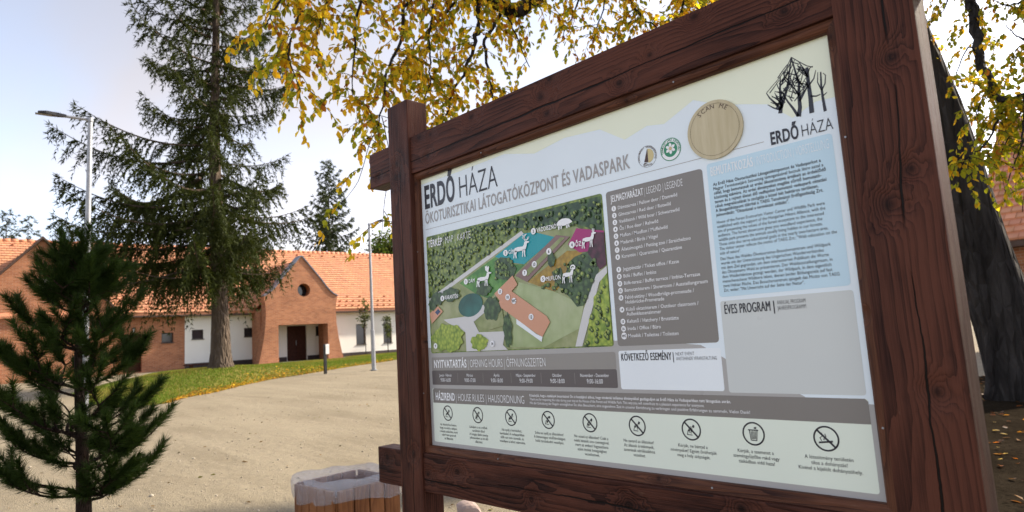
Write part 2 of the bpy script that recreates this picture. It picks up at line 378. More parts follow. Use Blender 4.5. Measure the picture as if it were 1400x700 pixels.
def tiles(name, origin, du, dv, nu, nv, wu, wv, keep, parent, base=(.52, .25, .137), lift=.07):
    """courses of clay tiles: origin at the eave, du along it, dv up the slope, both unit vectors"""
    du = np.array(du, float); dv = np.array(dv, float); nn = np.cross(du, dv); nn = nn/np.linalg.norm(nn); nn = nn if nn[2] > 0 else -nn
    V = []; F4 = []; C = []
    for j in range(nv):
        for i in range(nu):
            a = (i+.5*(j % 2))*wu; b = j*wv
            if not keep(a+wu/2, b+wv/2): continue
            o = np.array(origin)+du*a+dv*b+nn*random.uniform(-.004, .004); w = du*wu*.965; s = len(V)
            v = [0.0, .12, .30, .62, .88, 1.0]; hgt = [.004, .010, .008, .006, .008, .004]
            for q, hh in zip(v, hgt): V.append(o+w*q+nn*(lift+hh*.8))
            for q, hh in zip(v, hgt): V.append(o+w*q+dv*wv*1.08+nn*(.012+hh*.8))
            for q in (0, 1.0): V.append(o+w*q+nn*.0)
            for k in range(5): F4.append((s+k, s+k+1, s+7+k, s+6+k))
            F4.append((s+12, s+13, s+5, s)); F4.append((s+12, s, s+6, s+12)) if False else None
            k = random.gauss(1, .07); col = (base[0]*k, base[1]*k*random.uniform(.94, 1.06), base[2]*k); C += [col]*14
    me = np_mesh(name, V, [f for f in F4 if f], TILE, np.clip(C, 0, 1)); o = link(name, me, None, parent); tag(o, kind='stuff'); return o
def wall(u0, u1, z0, z1, holes, off0, off1, T=HW):
    m = MB(); us = sorted({u0, u1, *[h[0] for h in holes], *[h[1] for h in holes]}); zs = sorted({z0, z1, *[h[2] for h in holes], *[h[3] for h in holes]})
    for a, b in zip(us, us[1:]):
        for c_, d in zip(zs, zs[1:]):
            if any(h[0] <= a and b <= h[1] and h[2] <= c_ and d <= h[3] for h in holes): continue
            m.add([T(a, off1, c_), T(b, off1, c_), T(b, off1, d), T(a, off1, d)], [(0, 1, 2, 3)])
            m.add([T(a, off0, c_), T(b, off0, c_), T(b, off0, d), T(a, off0, d)], [(3, 2, 1, 0)])
    for h in list(holes)+[(u0, u1, z0, z1)]:
        a, b, c_, d = h
        for p, q in (((a, c_), (b, c_)), ((b, c_), (b, d)), ((b, d), (a, d)), ((a, d), (a, c_))):
            m.add([T(p[0], off0, p[1]), T(q[0], off0, q[1]), T(q[0], off1, q[1]), T(p[0], off1, p[1])], [(0, 1, 2, 3)])
    return m
house = empty('house', HW(0, 0, HB)); HINV = None
bpy.context.view_layer.update()
def part(m, name, mt, parent, **kw):            # meshes are written in world coordinates
    o = m.build(name, mt, parent, **kw)
    root = parent
    o.matrix_parent_inverse = Matrix.Translation(-Vector(world_loc(parent))); return o
def world_loc(p):                                # part meshes already carry world coordinates
    return Vector(p.location) if p.data is None else Vector((0, 0, 0))
def window(u0, u1, z0, z1, parent, T=HW, off=-.13, cross=False, fm=None):
    m = MB(); k = .055
    m.box(u0, u1, off-.04, off+.03, z0, z0+k, T).box(u0, u1, off-.04, off+.03, z1-k, z1, T).box(u0, u0+k, off-.04, off+.03, z0+k, z1-k, T).box(u1-k, u1, off-.04, off+.03, z0+k, z1-k, T)
    if cross: m.box((u0+u1)/2-.025, (u0+u1)/2+.025, off-.035, off+.028, z0+k, z1-k, T)
    w = part(m, 'window', fm or FRAME, parent)
    part(MB().box(u0+k, u1-k, off-.012, off-.004, z0+k, z1-k, T), 'pane', GLASS, w)
    part(MB().box(u0-.04, u1+.04, -.12, .05, z0-.04, z0-.003, T), 'sill', FRAME, w)
EZ = 3.92; UL, UR = -9.75, 17.0
hw = [(-6.05, -5.43, 2.42, 2.95), (-4.62, -4.0, 2.42, 2.95), (-3.16, -2.59, 2.42, 2.95), (4.15, 4.84, 1.55, 2.93), (6.21, 6.87, 1.55, 2.93), (9.2, 9.9, 1.55, 2.93), (11.4, 12.1, 1.55, 2.93), (13.6, 14.3, 1.55, 2.93), (1.32, 1.66, 2.3, 2.9)]
dr = (-.56, .70, HB, 2.97)
w = part(wall(-6.42, UR, HB-.5, EZ, hw+[dr], -.35, 0), 'wall', PLASTER, house)
for u0, u1 in ((-6.42, -.60), (.74, UR)): part(MB().box(u0, u1, .0, .035, HB-.5, HB+.27, HW), 'plinth', PLINTH, house)
for h in hw: window(*h, house)
d = part(MB().box(dr[0], dr[1], -.2, -.12, dr[2], dr[3], HW), 'door', DARKW, house)
for a in (dr[0]+.1, (dr[0]+dr[1])/2+.04): 
    for z0, z1 in ((1.0, 1.75), (1.85, 2.85)): part(MB().box(a, a+.48, -.12, -.10, z0, z1, HW), 'door_panel', DARKW, d)
part(MB().tube([HW(.04, -.06, 1.75), HW(.04, -.06, 2.05)], .02), 'handle', STEEL, d)
# brick stretch with the side door
bh = [(-9.45, -8.55, HB, 2.85), (-7.6, -7.0, 2.3, 2.85)]
uvbox(part(wall(UL, -6.42, HB-.5, EZ, bh, -.5, -.02), 'brick_wall', BR1, house))
d = part(MB().box(-9.45, -8.55, -.35, -.27, HB, 2.85, HW), 'door', DARKW, house); part(MB().box(-8.75, -8.68, -.27, -.22, 1.75, 1.9, HW), 'handle', STEEL, d)
window(*bh[1], house, off=-.2)
lam = part(MB().box(-9.03, -8.9, -.02, .10, 3.12, 3.18, HW), 'wall_lamp', BLACK, house); part(MB().tube([HW(-8.965, .04, 2.93), HW(-8.965, .04, 3.12)], .05), 'lamp_shade', WHITE, lam)
# side and back walls, end gables
RU, RD, RZ = .55, -4.6, 8.35                     # eave overhang, ridge offset and height
sl = (RZ-EZ)/(RU-RD)
gab = [(-.35, HB-.5), (-.35, EZ), (RD, RZ-.42), (-8.85, EZ), (-8.85, HB-.5)]
for uu in (UL-6.4, UR-.36): part(MB().slab(gab, [], uu, uu+.35, lambda a, t_, b: HW(t_, a, b)), 'end_wall', PLASTER, house)
part(MB().box(UL-6.05, UR-.36, -9.2, -8.85, HB-.5, EZ, HW), 'back_wall', PLASTER, house)
# roof: deck, tiles, ridge, fascia, gutter
UE = UR+.4
deck = MB(); L0 = UL-6.6
deck.add([HW(L0, RU, EZ), HW(UE, RU, EZ), HW(UE, RD, RZ), HW(L0, RD, RZ), HW(L0, RU, EZ-.12), HW(UE, RU, EZ-.12), HW(UE, RD, RZ-.12), HW(L0, RD, RZ-.12)], [(0, 1, 2, 3), (7, 6, 5, 4), (0, 4, 5, 1), (1, 5, 6, 2), (0, 3, 7, 4)])
b2 = 2*RD-RU
deck.add([HW(L0, b2, EZ), HW(UE, b2, EZ), HW(UE, RD, RZ), HW(L0, RD, RZ), HW(L0, b2, EZ-.12), HW(UE, b2, EZ-.12), HW(UE, RD, RZ-.12), HW(L0, RD, RZ-.12)], [(3, 2, 1, 0), (4, 5, 6, 7), (0, 1, 5, 4), (1, 2, 6, 5), (0, 4, 7, 3)])
roof = part(deck, 'roof', plain('clay_roof_deck', (.50, .21, .11), .8, (.42, .17, .09), 3), house)
SLP = math.hypot(RU-RD, RZ-EZ); dvv = (-HN*(RU-RD)+np.array([0, 0, RZ-EZ]))/SLP
nv = 27; wv = SLP/nv; wu = .235
PC, PH = -.44, 2.28                               # porch centre and half width at the shoulders
def keep_main(a, b):
    u = L0+a; z = EZ+b/SLP*(RZ-EZ)
    if u < UL-.2 and abs(u+13.1) < (7.75-z)/1.13: return False
    if abs(u-PC) < (7.05-z)*.80: return False
    return L0 < u-wu/2 and u+wu/2 < UE
tl = tiles('roof_tiles', HW(L0, RU, EZ), HU, dvv, int((UE-L0)/wu), nv, wu, wv, keep_main, roof); 
tl.matrix_parent_inverse = Matrix.Translation(-world_loc(roof))
dvb = (HN*(RU-RD)+np.array([0, 0, RZ-EZ]))/SLP
rc = MB()
for i in range(int((UE-L0)/.36)):
    u = L0+i*.36; rc.tube([HW(u, RD, RZ+.03), HW(u+.37, RD, RZ+.055)], [.12, .135], 8)
tag(part(rc, 'ridge_tiles', plain('ridge_clay', (.55, .22, .11), .7, (.46, .18, .09), 4), roof, smooth=True), kind='stuff')
sg = MB()
for row, st in ((1, .47), (3, .47), (5, .94), (25, .94)):
    for i in range(int((UE-L0)/st)):
        u = L0+.2+i*st+(row % 4)*.12; b = row*wv
        if keep_main(u-L0, b) and keep_main(u-L0+.3, b):
            o = np.array(HW(u, RU, EZ))+dvv*b; nn = np.cross(HU, dvv); nn = nn*np.sign(nn[2])
            sg.add([o+nn*.06, o+HU*.1+nn*.06, o+HU*.1+nn*.16, o+nn*.16, o+dvv*.15+nn*.05, o+dvv*.15+HU*.1+nn*.05], [(0, 1, 2, 3), (3, 2, 5, 4), (0, 3, 4), (1, 5, 2)])
tag(part(sg, 'snow_guards', plain('guard_clay', (.42, .15, .07), .7), roof), kind='stuff')
part(MB().box(UL, -2.9, RU-.06, RU+.02, EZ-.2, EZ-.11, HW).box(2.1, UE, RU-.06, RU+.02, EZ-.2, EZ-.11, HW), 'fascia', FASCIA, roof)
part(MB().box(UL, -2.85, -.0, RU-.07, EZ-.2, EZ-.17, HW).box(2.05, UE, -.0, RU-.07, EZ-.2, EZ-.17, HW), 'soffit', FASCIA, roof)
# porch with a curved brick front
def ogee(sgn):
    pts = [(2.62, HB-.5), (2.60, HB), (2.46, 1.4), (2.30, 2.2), (2.20, 3.0), (2.17, 3.7), (2.20, 4.2), (2.30, 4.66)]
    top = [(2.05, 4.78), (1.8, 4.98), (1.55, 5.25), (1.2, 5.72), (.6, 6.42), (0.0, 7.12)]
    return [(PC+sgn*a, z) for a, z in pts], [(PC+sgn*a, z) for a, z in top]
pl, tl_ = ogee(-1); pr, tr_ = ogee(1)
OL, OR, OT = -1.89, 1.17, 2.97
outline = pl+tl_+[p for p in reversed(tr_[:-1])]+list(reversed(pr))+[(OR, HB-.5), (OR, OT), (OL, OT), (OL, HB-.5)]
circ = [(-.30+.40*math.cos(2*math.pi*k/24), 5.04+.40*math.sin(2*math.pi*k/24)) for k in range(24)]
porch = part(MB().slab(outline, [circ], 1.45, 2.15, HW), 'porch', BR1, house); uvbox(porch)
part(MB().slab([(-.30+.41*math.cos(2*math.pi*k/20), 5.04+.41*math.sin(2*math.pi*k/20)) for k in range(20)], [], 1.5, 1.53, HW), 'round_pane', GLASS, porch)
part(MB().tube([HW(-.30+.40*math.cos(2*math.pi*k/24), 1.57, 5.04+.40*math.sin(2*math.pi*k/24)) for k in range(25)], .04, 6, False), 'round_frame', FRAME, porch)
# coping along the ogee and the small roof behind it
cp = MB()
for ln in (pl[-1:]+tl_, pr[-1:]+tr_):
    for (a, z), (b, z2) in zip(ln, ln[1:]):
        d_ = np.array([b-a, z2-z]); nrm = np.array([-d_[1], d_[0]])/np.linalg.norm(d_); nrm = nrm*np.sign(nrm[1])
        P = [(a, z), (b, z2), (b+nrm[0]*.06, z2+nrm[1]*.06), (a+nrm[0]*.06, z+nrm[1]*.06)]
        cp.add([HW(p[0], 1.38, p[1]+.004) for p in P]+[HW(p[0], 2.22, p[1]+.004) for p in P], [(0, 1, 2, 3), (7, 6, 5, 4), (0, 4, 5, 1), (1, 5, 6, 2), (2, 6, 7, 3), (3, 7, 4, 0)])
part(cp, 'coping', ZINC, porch)
for s in (-1, 1):
    part(MB().box(PC+s*2.1-.16, PC+s*2.1+.16, .0, 1.45, HB-.5, 3.9, HW), 'side_wall', BR1, porch); uvbox(porch.children[-1])
    # roof plane from the shoulder eave to the porch ridge, running back into the main roof
    e0 = np.array(HW(PC+s*2.35, 1.40, 4.1)); dv_ = (HU*(-s*2.35)+np.array([0, 0, 2.85])); ln_ = np.linalg.norm(dv_); dv_ = dv_/ln_
    lenb = lambda zz: (1.40-(RU-(zz-EZ)/sl))     # where the main roof reaches that height
    A = lenb(4.1); B = lenb(6.95)
    part(MB().add([e0, e0-HN*(A+.3), e0+dv_*ln_-HN*(B+.3), e0+dv_*ln_], [(0, 1, 2, 3)]), 'porch_roof', bpy.data.materials['clay_roof_deck'], porch)
    tt = tiles('porch_tiles', e0, -HN, dv_, int((B+.5)/wu), int(ln_/wv), wu, wv, lambda a, b, A=A, B=B, ln_=ln_: a < A+(B-A)*b/ln_+.25, porch); tt.matrix_parent_inverse = Matrix.Translation(-world_loc(porch))
part(MB().box(-2.6, 1.75, .04, 2.6, HB-.3, HB-.015, HW), 'step', CONC, porch)
# cross gable at the left with the round white window
GC, GA = -13.1, 7.75; gw = 3.32
outline = [(GC-gw, HB-.5), (GC-gw, GA-gw*1.13), (GC, GA), (GC+gw, GA-gw*1.13), (GC+gw, HB-.5)]
rw = [(-12.6+.62*math.cos(2*math.pi*k/24), 5.35+.62*math.sin(2*math.pi*k/24)) for k in range(24)]
gable = part(MB().slab(outline, [rw], -.1, .35, HW), 'gable_wall', BR1, house); uvbox(gable)
part(MB().slab(rw, [], .05, .07, HW), 'round_pane', GLASS, gable)
ring = MB().tube([HW(-12.6+.58*math.cos(2*math.pi*k/24), .24, 5.35+.58*math.sin(2*math.pi*k/24)) for k in range(25)], .06, 6, False)
for q in (-.3, 0, .3):
    hh = math.sqrt(.58**2-q*q); ring.tube([HW(-12.6+q, .22, 5.35-hh), HW(-12.6+q, .22, 5.35+hh)], .025, 5); ring.tube([HW(-12.6-hh, .22, 5.35+q), HW(-12.6+hh, .22, 5.35+q)], .025, 5)
part(ring, 'round_frame', WHITE, gable)
for s in (-1, 1):
    part(MB().slab([(GC+s*(gw+.35), GA-(gw+.35)*1.13+.03), (GC, GA+.03), (GC, GA+.17), (GC+s*(gw+.35), GA-(gw+.35)*1.13+.17)], [], .30, .55, HW), 'verge', FASCIA, gable)
    e0 = np.array(HW(GC+s*(gw+.35), .52, GA-(gw+.35)*1.13+.12)); dv_ = HU*(-s*(gw+.35))+np.array([0, 0, (gw+.35)*1.13]); ln_ = np.linalg.norm(dv_); dv_ = dv_/ln_
    A = .52+.2; B = .52-(RU-(GA-EZ)/sl)
    part(MB().add([e0, e0-HN*(A+.3), e0+dv_*ln_-HN*(B+.3), e0+dv_*ln_], [(0, 1, 2, 3)]), 'gable_roof', bpy.data.materials['clay_roof_deck'], gable)
    tt = tiles('gable_tiles', e0, -HN, dv_, int((B+.5)/wu), int(ln_/wv), wu, wv, lambda a, b, A=A, B=B, ln_=ln_: a < A+(B-A)*b/ln_+.25, gable); tt.matrix_parent_inverse = Matrix.Translation(-world_loc(gable))
tag(house, 'long white and brick house with orange tiled roof and curved brick porch', 'house')
# bench slab and dark bag lying at the foot of the white wall
b = MB().box(-6.9, -4.7, .35, .8, HB+.0, HB+.10, HW).box(-6.7, -6.5, .4, .75, HB-.35, HB, HW).box(-5.1, -4.9, .4, .75, HB-.35, HB, HW)
# ------------------------------------------------------------------ second house behind the big tree
E2 = dep(1379, 329, 20.0); ang = R(-6)
U2 = np.array([math.cos(ang), math.sin(ang), 0]); N2 = np.array([math.sin(ang), -math.cos(ang), 0])
def W2(u, off, z): p = np.array([E2[0], E2[1], 0])+U2*u+N2*off; return (p[0], p[1], z)
house2 = empty('house', W2(3, -3, gz(E2[0], E2[1])))
G2 = gz(E2[0], E2[1])-.2; Z2 = E2[2]
part(wall(-.4, 11.5, G2, Z2, [(3.0, 4.0, G2+1.2, G2+2.3), (6.5, 7.5, G2+.2, G2+2.3)], -.85, -.5, W2), 'brick_wall', BR1, house2); uvbox(house2.children[-1])
window(3.0, 4.0, G2+1.2, G2+2.3, house2, lambda u, o, z: W2(u, o-.5, z), cross=True, fm=WHITE)
part(MB().box(6.5, 7.5, -.7, -.62, G2+.2, G2+2.3, W2), 'door', DARKW, house2)
r2d, r2z = -4.2, Z2+4.0
for uu in (-.4, 11.15): part(MB().slab([(-.85, G2), (-.85, Z2), (r2d, r2z-.4), (-7.6, Z2), (-7.6, G2)], [], uu, uu+.35, lambda a, t_, b: W2(t_, a, b)), 'end_wall', BR1, house2); uvbox(house2.children[-1])
rf2 = part(MB().add([W2(-.75, 0, Z2), W2(12, 0, Z2), W2(12, r2d, r2z), W2(-.75, r2d, r2z), W2(-.75, 2*r2d, Z2), W2(12, 2*r2d, Z2)], [(0, 1, 2, 3), (3, 2, 5, 4)]), 'roof', bpy.data.materials['clay_roof_deck'], house2, recalc=False)
part(MB().box(-.75, 12, -.07, .01, Z2-.16, Z2-.02, W2).box(-.75, 12, -.6, -.08, Z2-.16, Z2-.13, W2), 'fascia', FASCIA, rf2)
s2 = math.hypot(r2d, r2z-Z2); dv2 = (N2*r2d+np.array([0, 0, r2z-Z2]))/s2
tt = tiles('roof_tiles', W2(-.75, 0, Z2), U2, dv2, int(12.75/.24), int(s2/.27), .24, .27, lambda a, b: True, rf2, base=(.64, .29, .165)); tt.matrix_parent_inverse = Matrix.Translation(-world_loc(rf2))
tag(house2, 'smaller brick house with reddish tiled roof behind the leaning tree', 'house')
# ------------------------------------------------------------------ information board
board = empty('information_board', (1.0, .01, float(gz(1.0, .01))))
WL, WD = (.098, .033, .020), (.012, .0038, .0034)
def timber(name, w, d, L, M_, mt, parent, bev=.006):
    m = MB().box(-w/2, w/2, -d/2, d/2, 0, L); o = m.build(name, mt, parent)
    bm = bmesh.new(); bm.from_mesh(o.data); bmesh.ops.bevel(bm, geom=list(bm.edges), offset=bev, segments=2, affect='EDGES', profile=.6); bm.to_mesh(o.data); bm.free()
    o.matrix_parent_inverse = Matrix.Translation(-world_loc(parent)); o.matrix_basis = M_; return o
def upright(x, y, z): return Matrix.Translation((x, y, z))
def lying(x, y, z): return Matrix(((0, 0, 1, x), (0, -1, 0, y), (1, 0, 0, z), (0, 0, 0, 1)))
# left post: front x -.196 .. -.019; right post 2.032 .. 2.229
wl_ = wood('timber_left_post', WL, WD, 3.1, [(1.83+.9, -.02, .02), (2.36+.3, -.03, .028), (1.36+1.3, .0, .022), (.96+.3, .03, .022), (1.9, -.04, .016)], [(-.004, .004, .03, .0035, 1.25, 2.75), (.02, .0, .03, .0025, .5, 1.6)], pith=(.05, .5))
timber('post', .1777, .1259, 3.05, upright(-.1075, .006, -.3), wl_, board)
rz_ = 1.3                                           # local z of the right post = panel height + 1.3
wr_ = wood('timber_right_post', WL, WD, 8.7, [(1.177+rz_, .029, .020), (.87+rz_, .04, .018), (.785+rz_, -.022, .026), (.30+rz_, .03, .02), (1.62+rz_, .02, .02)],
           [(.118, -.0345, .02, .0042, rz_+1.19, rz_+1.75), (-.118, .062, .018, .005, rz_+.70, rz_+1.13), (-.04, 0.0, .012, .0035, rz_+1.15, rz_+1.24), (.002, .004, .03, .0045, .2, rz_+.62)], pith=(-.22, .45), freq=105, sun_tint=(.11, .075, .052))
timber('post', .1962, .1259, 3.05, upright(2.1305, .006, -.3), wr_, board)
# beams run through the posts; local x = height above the beam's middle
zb = 2.4493
wb_ = wood('timber_top_beam', WL, WD, 5.3, [(x+.4059, z+1-zb, s) for x, z, s in ((.952, 1.53, .022), (.897, 1.47, .026), (.926, 1.392, .018), (1.289, 1.398, .022), (.461, 1.513, .024), (1.425, 1.458, .016), (1.608, 1.527, .022), (.06, 1.524, .022), (.151, 1.514, .016), (.125, 1.412, .018), (1.9, 1.42, .02), (-.32, 1.4, .014))],
           [(-.036, .011, .022, .0052, .02, 2.9)], pith=(-.12, .35), freq=120)
timber('beam', .1954, .102, 2.85, lying(-.4059, .006, zb), wb_, board)
zb2 = .8766
wb2 = wood('timber_bottom_beam', WL, WD, 11.9, [(x+.4157, z+1-zb2, s) for x, z, s in ((.013, -.128, .02), (.236, -.094, .026), (1.18, -.109, .024), (-.33, -.08, .022), (.7, -.15, .018), (1.6, -.06, .022))],
           [(-.034, .0, .03, .0045, .3, .78), (.01, -.004, .04, .0045, .9, 2.6), (-.03, .0, .02, .003, .0, .2)], pith=(.1, .35), freq=110)
timber('beam', .1824, .102, 2.86, lying(-.4157, .006, zb2), wb2, board)
# mitred moulding round the printed panel
PW, PH_ = 2.0, 1.3214
TRIM = wood('moulding_wood', (.14, .055, .03), (.03, .011, .008), 2.2, [(.5, .0, .01), (1.3, .01, .012)], [], freq=150, rough=.4, pith=(.2, .3))
def moulding(L, wdt, M_):
    m = MB(); y0, y1 = -.03, .03; prof = [(0, y1), (0, y0+.012), (.006, y0+.004), (.014, y0), (wdt, y0), (wdt, y1)]
    n = len(prof); vs = [(a, y, -a) for a, y in prof]+[(a, y, L+a) for a, y in prof]
    m.add(vs, [(i, (i+1) % n, n+(i+1) % n, n+i) for i in range(n)]+[tuple(range(n)), tuple(n+i for i in range(n))])
    o = m.build('moulding', TRIM, board); o.matrix_parent_inverse = Matrix.Translation(-world_loc(board)); o.matrix_basis = M_; return o
def basis(xa, ya, za, o): return Matrix(((xa[0], ya[0], za[0], o[0]), (xa[1], ya[1], za[1], o[1]), (xa[2], ya[2], za[2], o[2]), (0, 0, 0, 1)))
moulding(PH_, .03, basis((-1, 0, 0), (0, 1, 0), (0, 0, 1), (0, 0, 1.0)))
moulding(PH_, .04, basis((1, 0, 0), (0, 1, 0), (0, 0, 1), (PW, 0, 1.0)))
moulding(PW, .04, basis((0, 0, 1), (0, 1, 0), (1, 0, 0), (0, 0, 1.0+PH_)))
moulding(PW, .04, basis((0, 0, -1), (0, 1, 0), (1, 0, 0), (0, 0, 1.0)))
for x, z in ((-.012, 1.25), (-.012, 1.95), (2.018, 1.2), (2.018, 2.0), (.5, 2.336), (1.5, 2.336), (.5, .984), (1.5, .984)):
    part(MB().tube([(x, -.030, z), (x, -.0325, z)], .003, 8), 'screw', STEEL, board)
# ---- printed panel: flat colours
def ink(name, c, rough=.32): 
    t = NT(name); f = t.rng(t.noise(t.coord(), 1.7, 3), .3, .7); return t.set(t.mix(f, c, tuple(x*.96 for x in c)), t.rng(t.noise(t.coord(), 9, 4), .3, .7, rough-.05, rough+.07), None, .4)
I_SKY = ink('print_pale_blue', (.79, .88, .94)); I_CREAM = ink('print_pale_cream', (.84, .885, .71)); I_GREY = ink('print_grey', (.42, .41, .40)); I_MID = ink('print_taupe', (.225, .21, .195)); I_BAND = ink('print_band_grey', (.30, .285, .265)); I_DARK = ink('print_dark_taupe', (.125, .11, .11))
I_WHITE = ink('print_white', (.85, .91, .95)); I_BLUE = ink('print_light_blue', (.56, .76, .88)); I_PROG = ink('print_light_grey', (.62, .655, .645)); I_RULE = ink('print_pale_green', (.79, .86, .75)); I_INK = ink('print_black', (.018, .018, .028)); I_SUB = ink('print_mid_grey', (.36, .345, .34)); I_LETW = ink('print_lettering_white', (.90, .91, .93))
I_ROAD = ink('print_road', (.66, .66, .66)); I_TEAL = ink('print_teal', (.0, .33, .38)); I_PINK = ink('print_magenta', (.38, .02, .17)); I_ROOF = ink('print_roof', (.66, .33, .21)); I_WALK = ink('print_walkway', (.24, .15, .14)); I_GREEN = ink('print_leaf_green', (.02, .25, .12)); I_BR = ink('print_brown', (.06, .025, .02)); I_SAND = ink('print_sand', (.62, .52, .26)); I_NAVY = ink('print_navy', (.02, .05, .15))
def foliage_print(name, a, b, c3, sc):
    t = NT(name); co = t.mapping(t.coord(), (1, 1, .85)); v = t.voro(co, sc); n = t.noise(co, sc*.35, 4, .6)
    col = t.mix(t.rng(v, .1, .75), a, b); col = t.mix(t.rng(n, .45, .7, 0, .75), col, c3); return t.set(col, .33, None, .4)
I_FOR = foliage_print('print_forest', (.30, .38, .08), (.07, .12, .03), (.16, .25, .06), 48); I_FORD = foliage_print('print_dark_forest', (.09, .17, .06), (.015, .045, .02), (.04, .09, .045), 52)
I_MEAD = foliage_print('print_meadow', (.33, .37, .17), (.22, .27, .10), (.42, .43, .25), 26); I_LAWN = foliage_print('print_lawn', (.40, .48, .25), (.30, .38, .17), (.47, .52, .32), 18); I_ENC = foliage_print('print_bright_green', (.12, .34, .06), (.05, .19, .04), (.17, .38, .09), 40)
I_TREE = foliage_print('print_tree_green', (.46, .55, .08), (.14, .24, .03), (.32, .44, .06), 60); I_OR = foliage_print('print_amber', (.46, .29, .03), (.26, .16, .02), (.38, .27, .07), 45); I_PURP = foliage_print('print_purple', (.10, .02, .05), (.03, .01, .02), (.14, .03, .07), 50); I_POND = foliage_print('print_pond', (.02, .15, .14), (.01, .08, .07), (.04, .20, .18), 14)
panel = part(MB().box(-.02, PW+.03, 0, .008, .985, 2.335), 'panel', I_SKY, board)
LAY = .0003
def flat(name, pts, lay, mt, holes=(), thick=.0003):
    y = -LAY*lay
    m = MB(); P = []; E = []
    for lp in [pts]+list(holes):
        b = len(P); P += [Vector(p) for p in lp]; E += [(b+i, b+(i+1) % len(lp)) for i in range(len(lp))]
    ov, of = fill(P, E, pts, holes)
    m.add([(v[0], y, 1+v[1]) for v in ov], of)
    return part(m, name, mt, panel)
def flats(name, polys, lay, mt):
    y = -LAY*lay; m = MB()
    for pts in polys:
        ov, _, of, _, _, _ = delaunay_2d_cdt([Vector(p) for p in pts], [(i, (i+1) % len(pts)) for i in range(len(pts))], [], 1, 1e-7)
        m.add([(v[0], y, 1+v[1]) for v in ov], of)
    return part(m, name, mt, panel)
def rbox(x0, x1, z0, z1, r=.008):
    out = []
    for cx, cz, a0 in ((x1-r, z1-r, 0), (x0+r, z1-r, 90), (x0+r, z0+r, 180), (x1-r, z0+r, 270)):
        out += [(cx+r*math.cos(R(a0+k*30)), cz+r*math.sin(R(a0+k*30))) for k in range(4)]
    return out
def disc(cx, cz, r, n=28, rz=None): return [(cx+r*math.cos(2*math.pi*k/n), cz+(rz or r)*math.sin(2*math.pi*k/n)) for k in range(n)]
def ringp(cx, cz, r0, r1, n=32): return disc(cx, cz, r1, n), [disc(cx, cz, r0, n)]
def stroke(pts, w0, w1=None):
    """a polyline as a tapering ribbon outline"""
    w1 = w0 if w1 is None else w1; L = []; Rr = []; n = len(pts)
    for i, p in enumerate(pts):
        a = np.array(pts[max(i-1, 0)], float); b = np.array(pts[min(i+1, n-1)], float); d = (b-a)/(np.linalg.norm(b-a)+1e-9); k = (w0+(w1-w0)*i/(n-1))/2
        L.append((p[0]-d[1]*k, p[1]+d[0]*k)); Rr.append((p[0]+d[1]*k, p[1]-d[0]*k))
    return L+Rr[::-1]
flat('cream_sky', [(-.015, 1.33), (-.015, 1.297), (.3, 1.298), (.62, 1.305), (.80, 1.262), (.97, 1.285), (1.15, 1.27), (1.26, 1.20), (1.36, 1.225), (1.43, 1.212), (1.55, 1.262), (1.66, 1.21), (1.72, 1.195), (1.80, 1.17), (1.87, 1.105), (1.94, 1.135), (2.02, 1.13), (2.02, 1.33)], 1, I_CREAM)
flat('grey_ground', [(-.015, -.01), (-.015, .471), (.10, .462), (.5, .47), (1.1, .475), (1.14, .462), (1.3, .455), (1.49, .435), (1.545, .405), (1.62, .36), (1.75, .31), (1.82, .268), (2.02, .255), (2.02, -.01)], 1, I_GREY)
flat('rule_line', [(.022, 1.0585), (1.775, 1.0545), (1.775, 1.0565), (.022, 1.0605)], 2, I_SUB)
MAPX = (.024, 1.136, .441, 1.022)
flat('map_picture', rbox(*MAPX, .012), 2, I_FOR)
flat('legend_box', rbox(1.154, 1.558, .441, 1.021, .012), 2, I_MID)
flat('event_box', rbox(1.154, 1.56, .285, .424), 2, I_WHITE)
flat('introduction_box', rbox(1.575, 1.974, .586, 1.030, .010), 2, I_BLUE)
flat('programme_box', rbox(1.575, 1.978, .281, .573), 2, I_PROG)
flat('opening_hours_box', [p for p in rbox(.024, 1.14, .356, .421)], 2, I_BAND)
flat('opening_hours_row', rbox(.024, 1.14, .289, .3575, .006), 3, I_DARK)
flat('rules_box', rbox(.02, 1.981, .018, .272), 2, I_RULE)
flat('rules_band', [(.024, .203), (1.981, .203), (1.981, .264), (1.973, .272), (.032, .272), (.024, .264)], 3, I_MID)
for x in (.219, .397, .578, .755, .935): flat('hours_divider', [(x, .302), (x+.0016, .302), (x+.0016, .345), (x, .345)], 4, I_BAND)
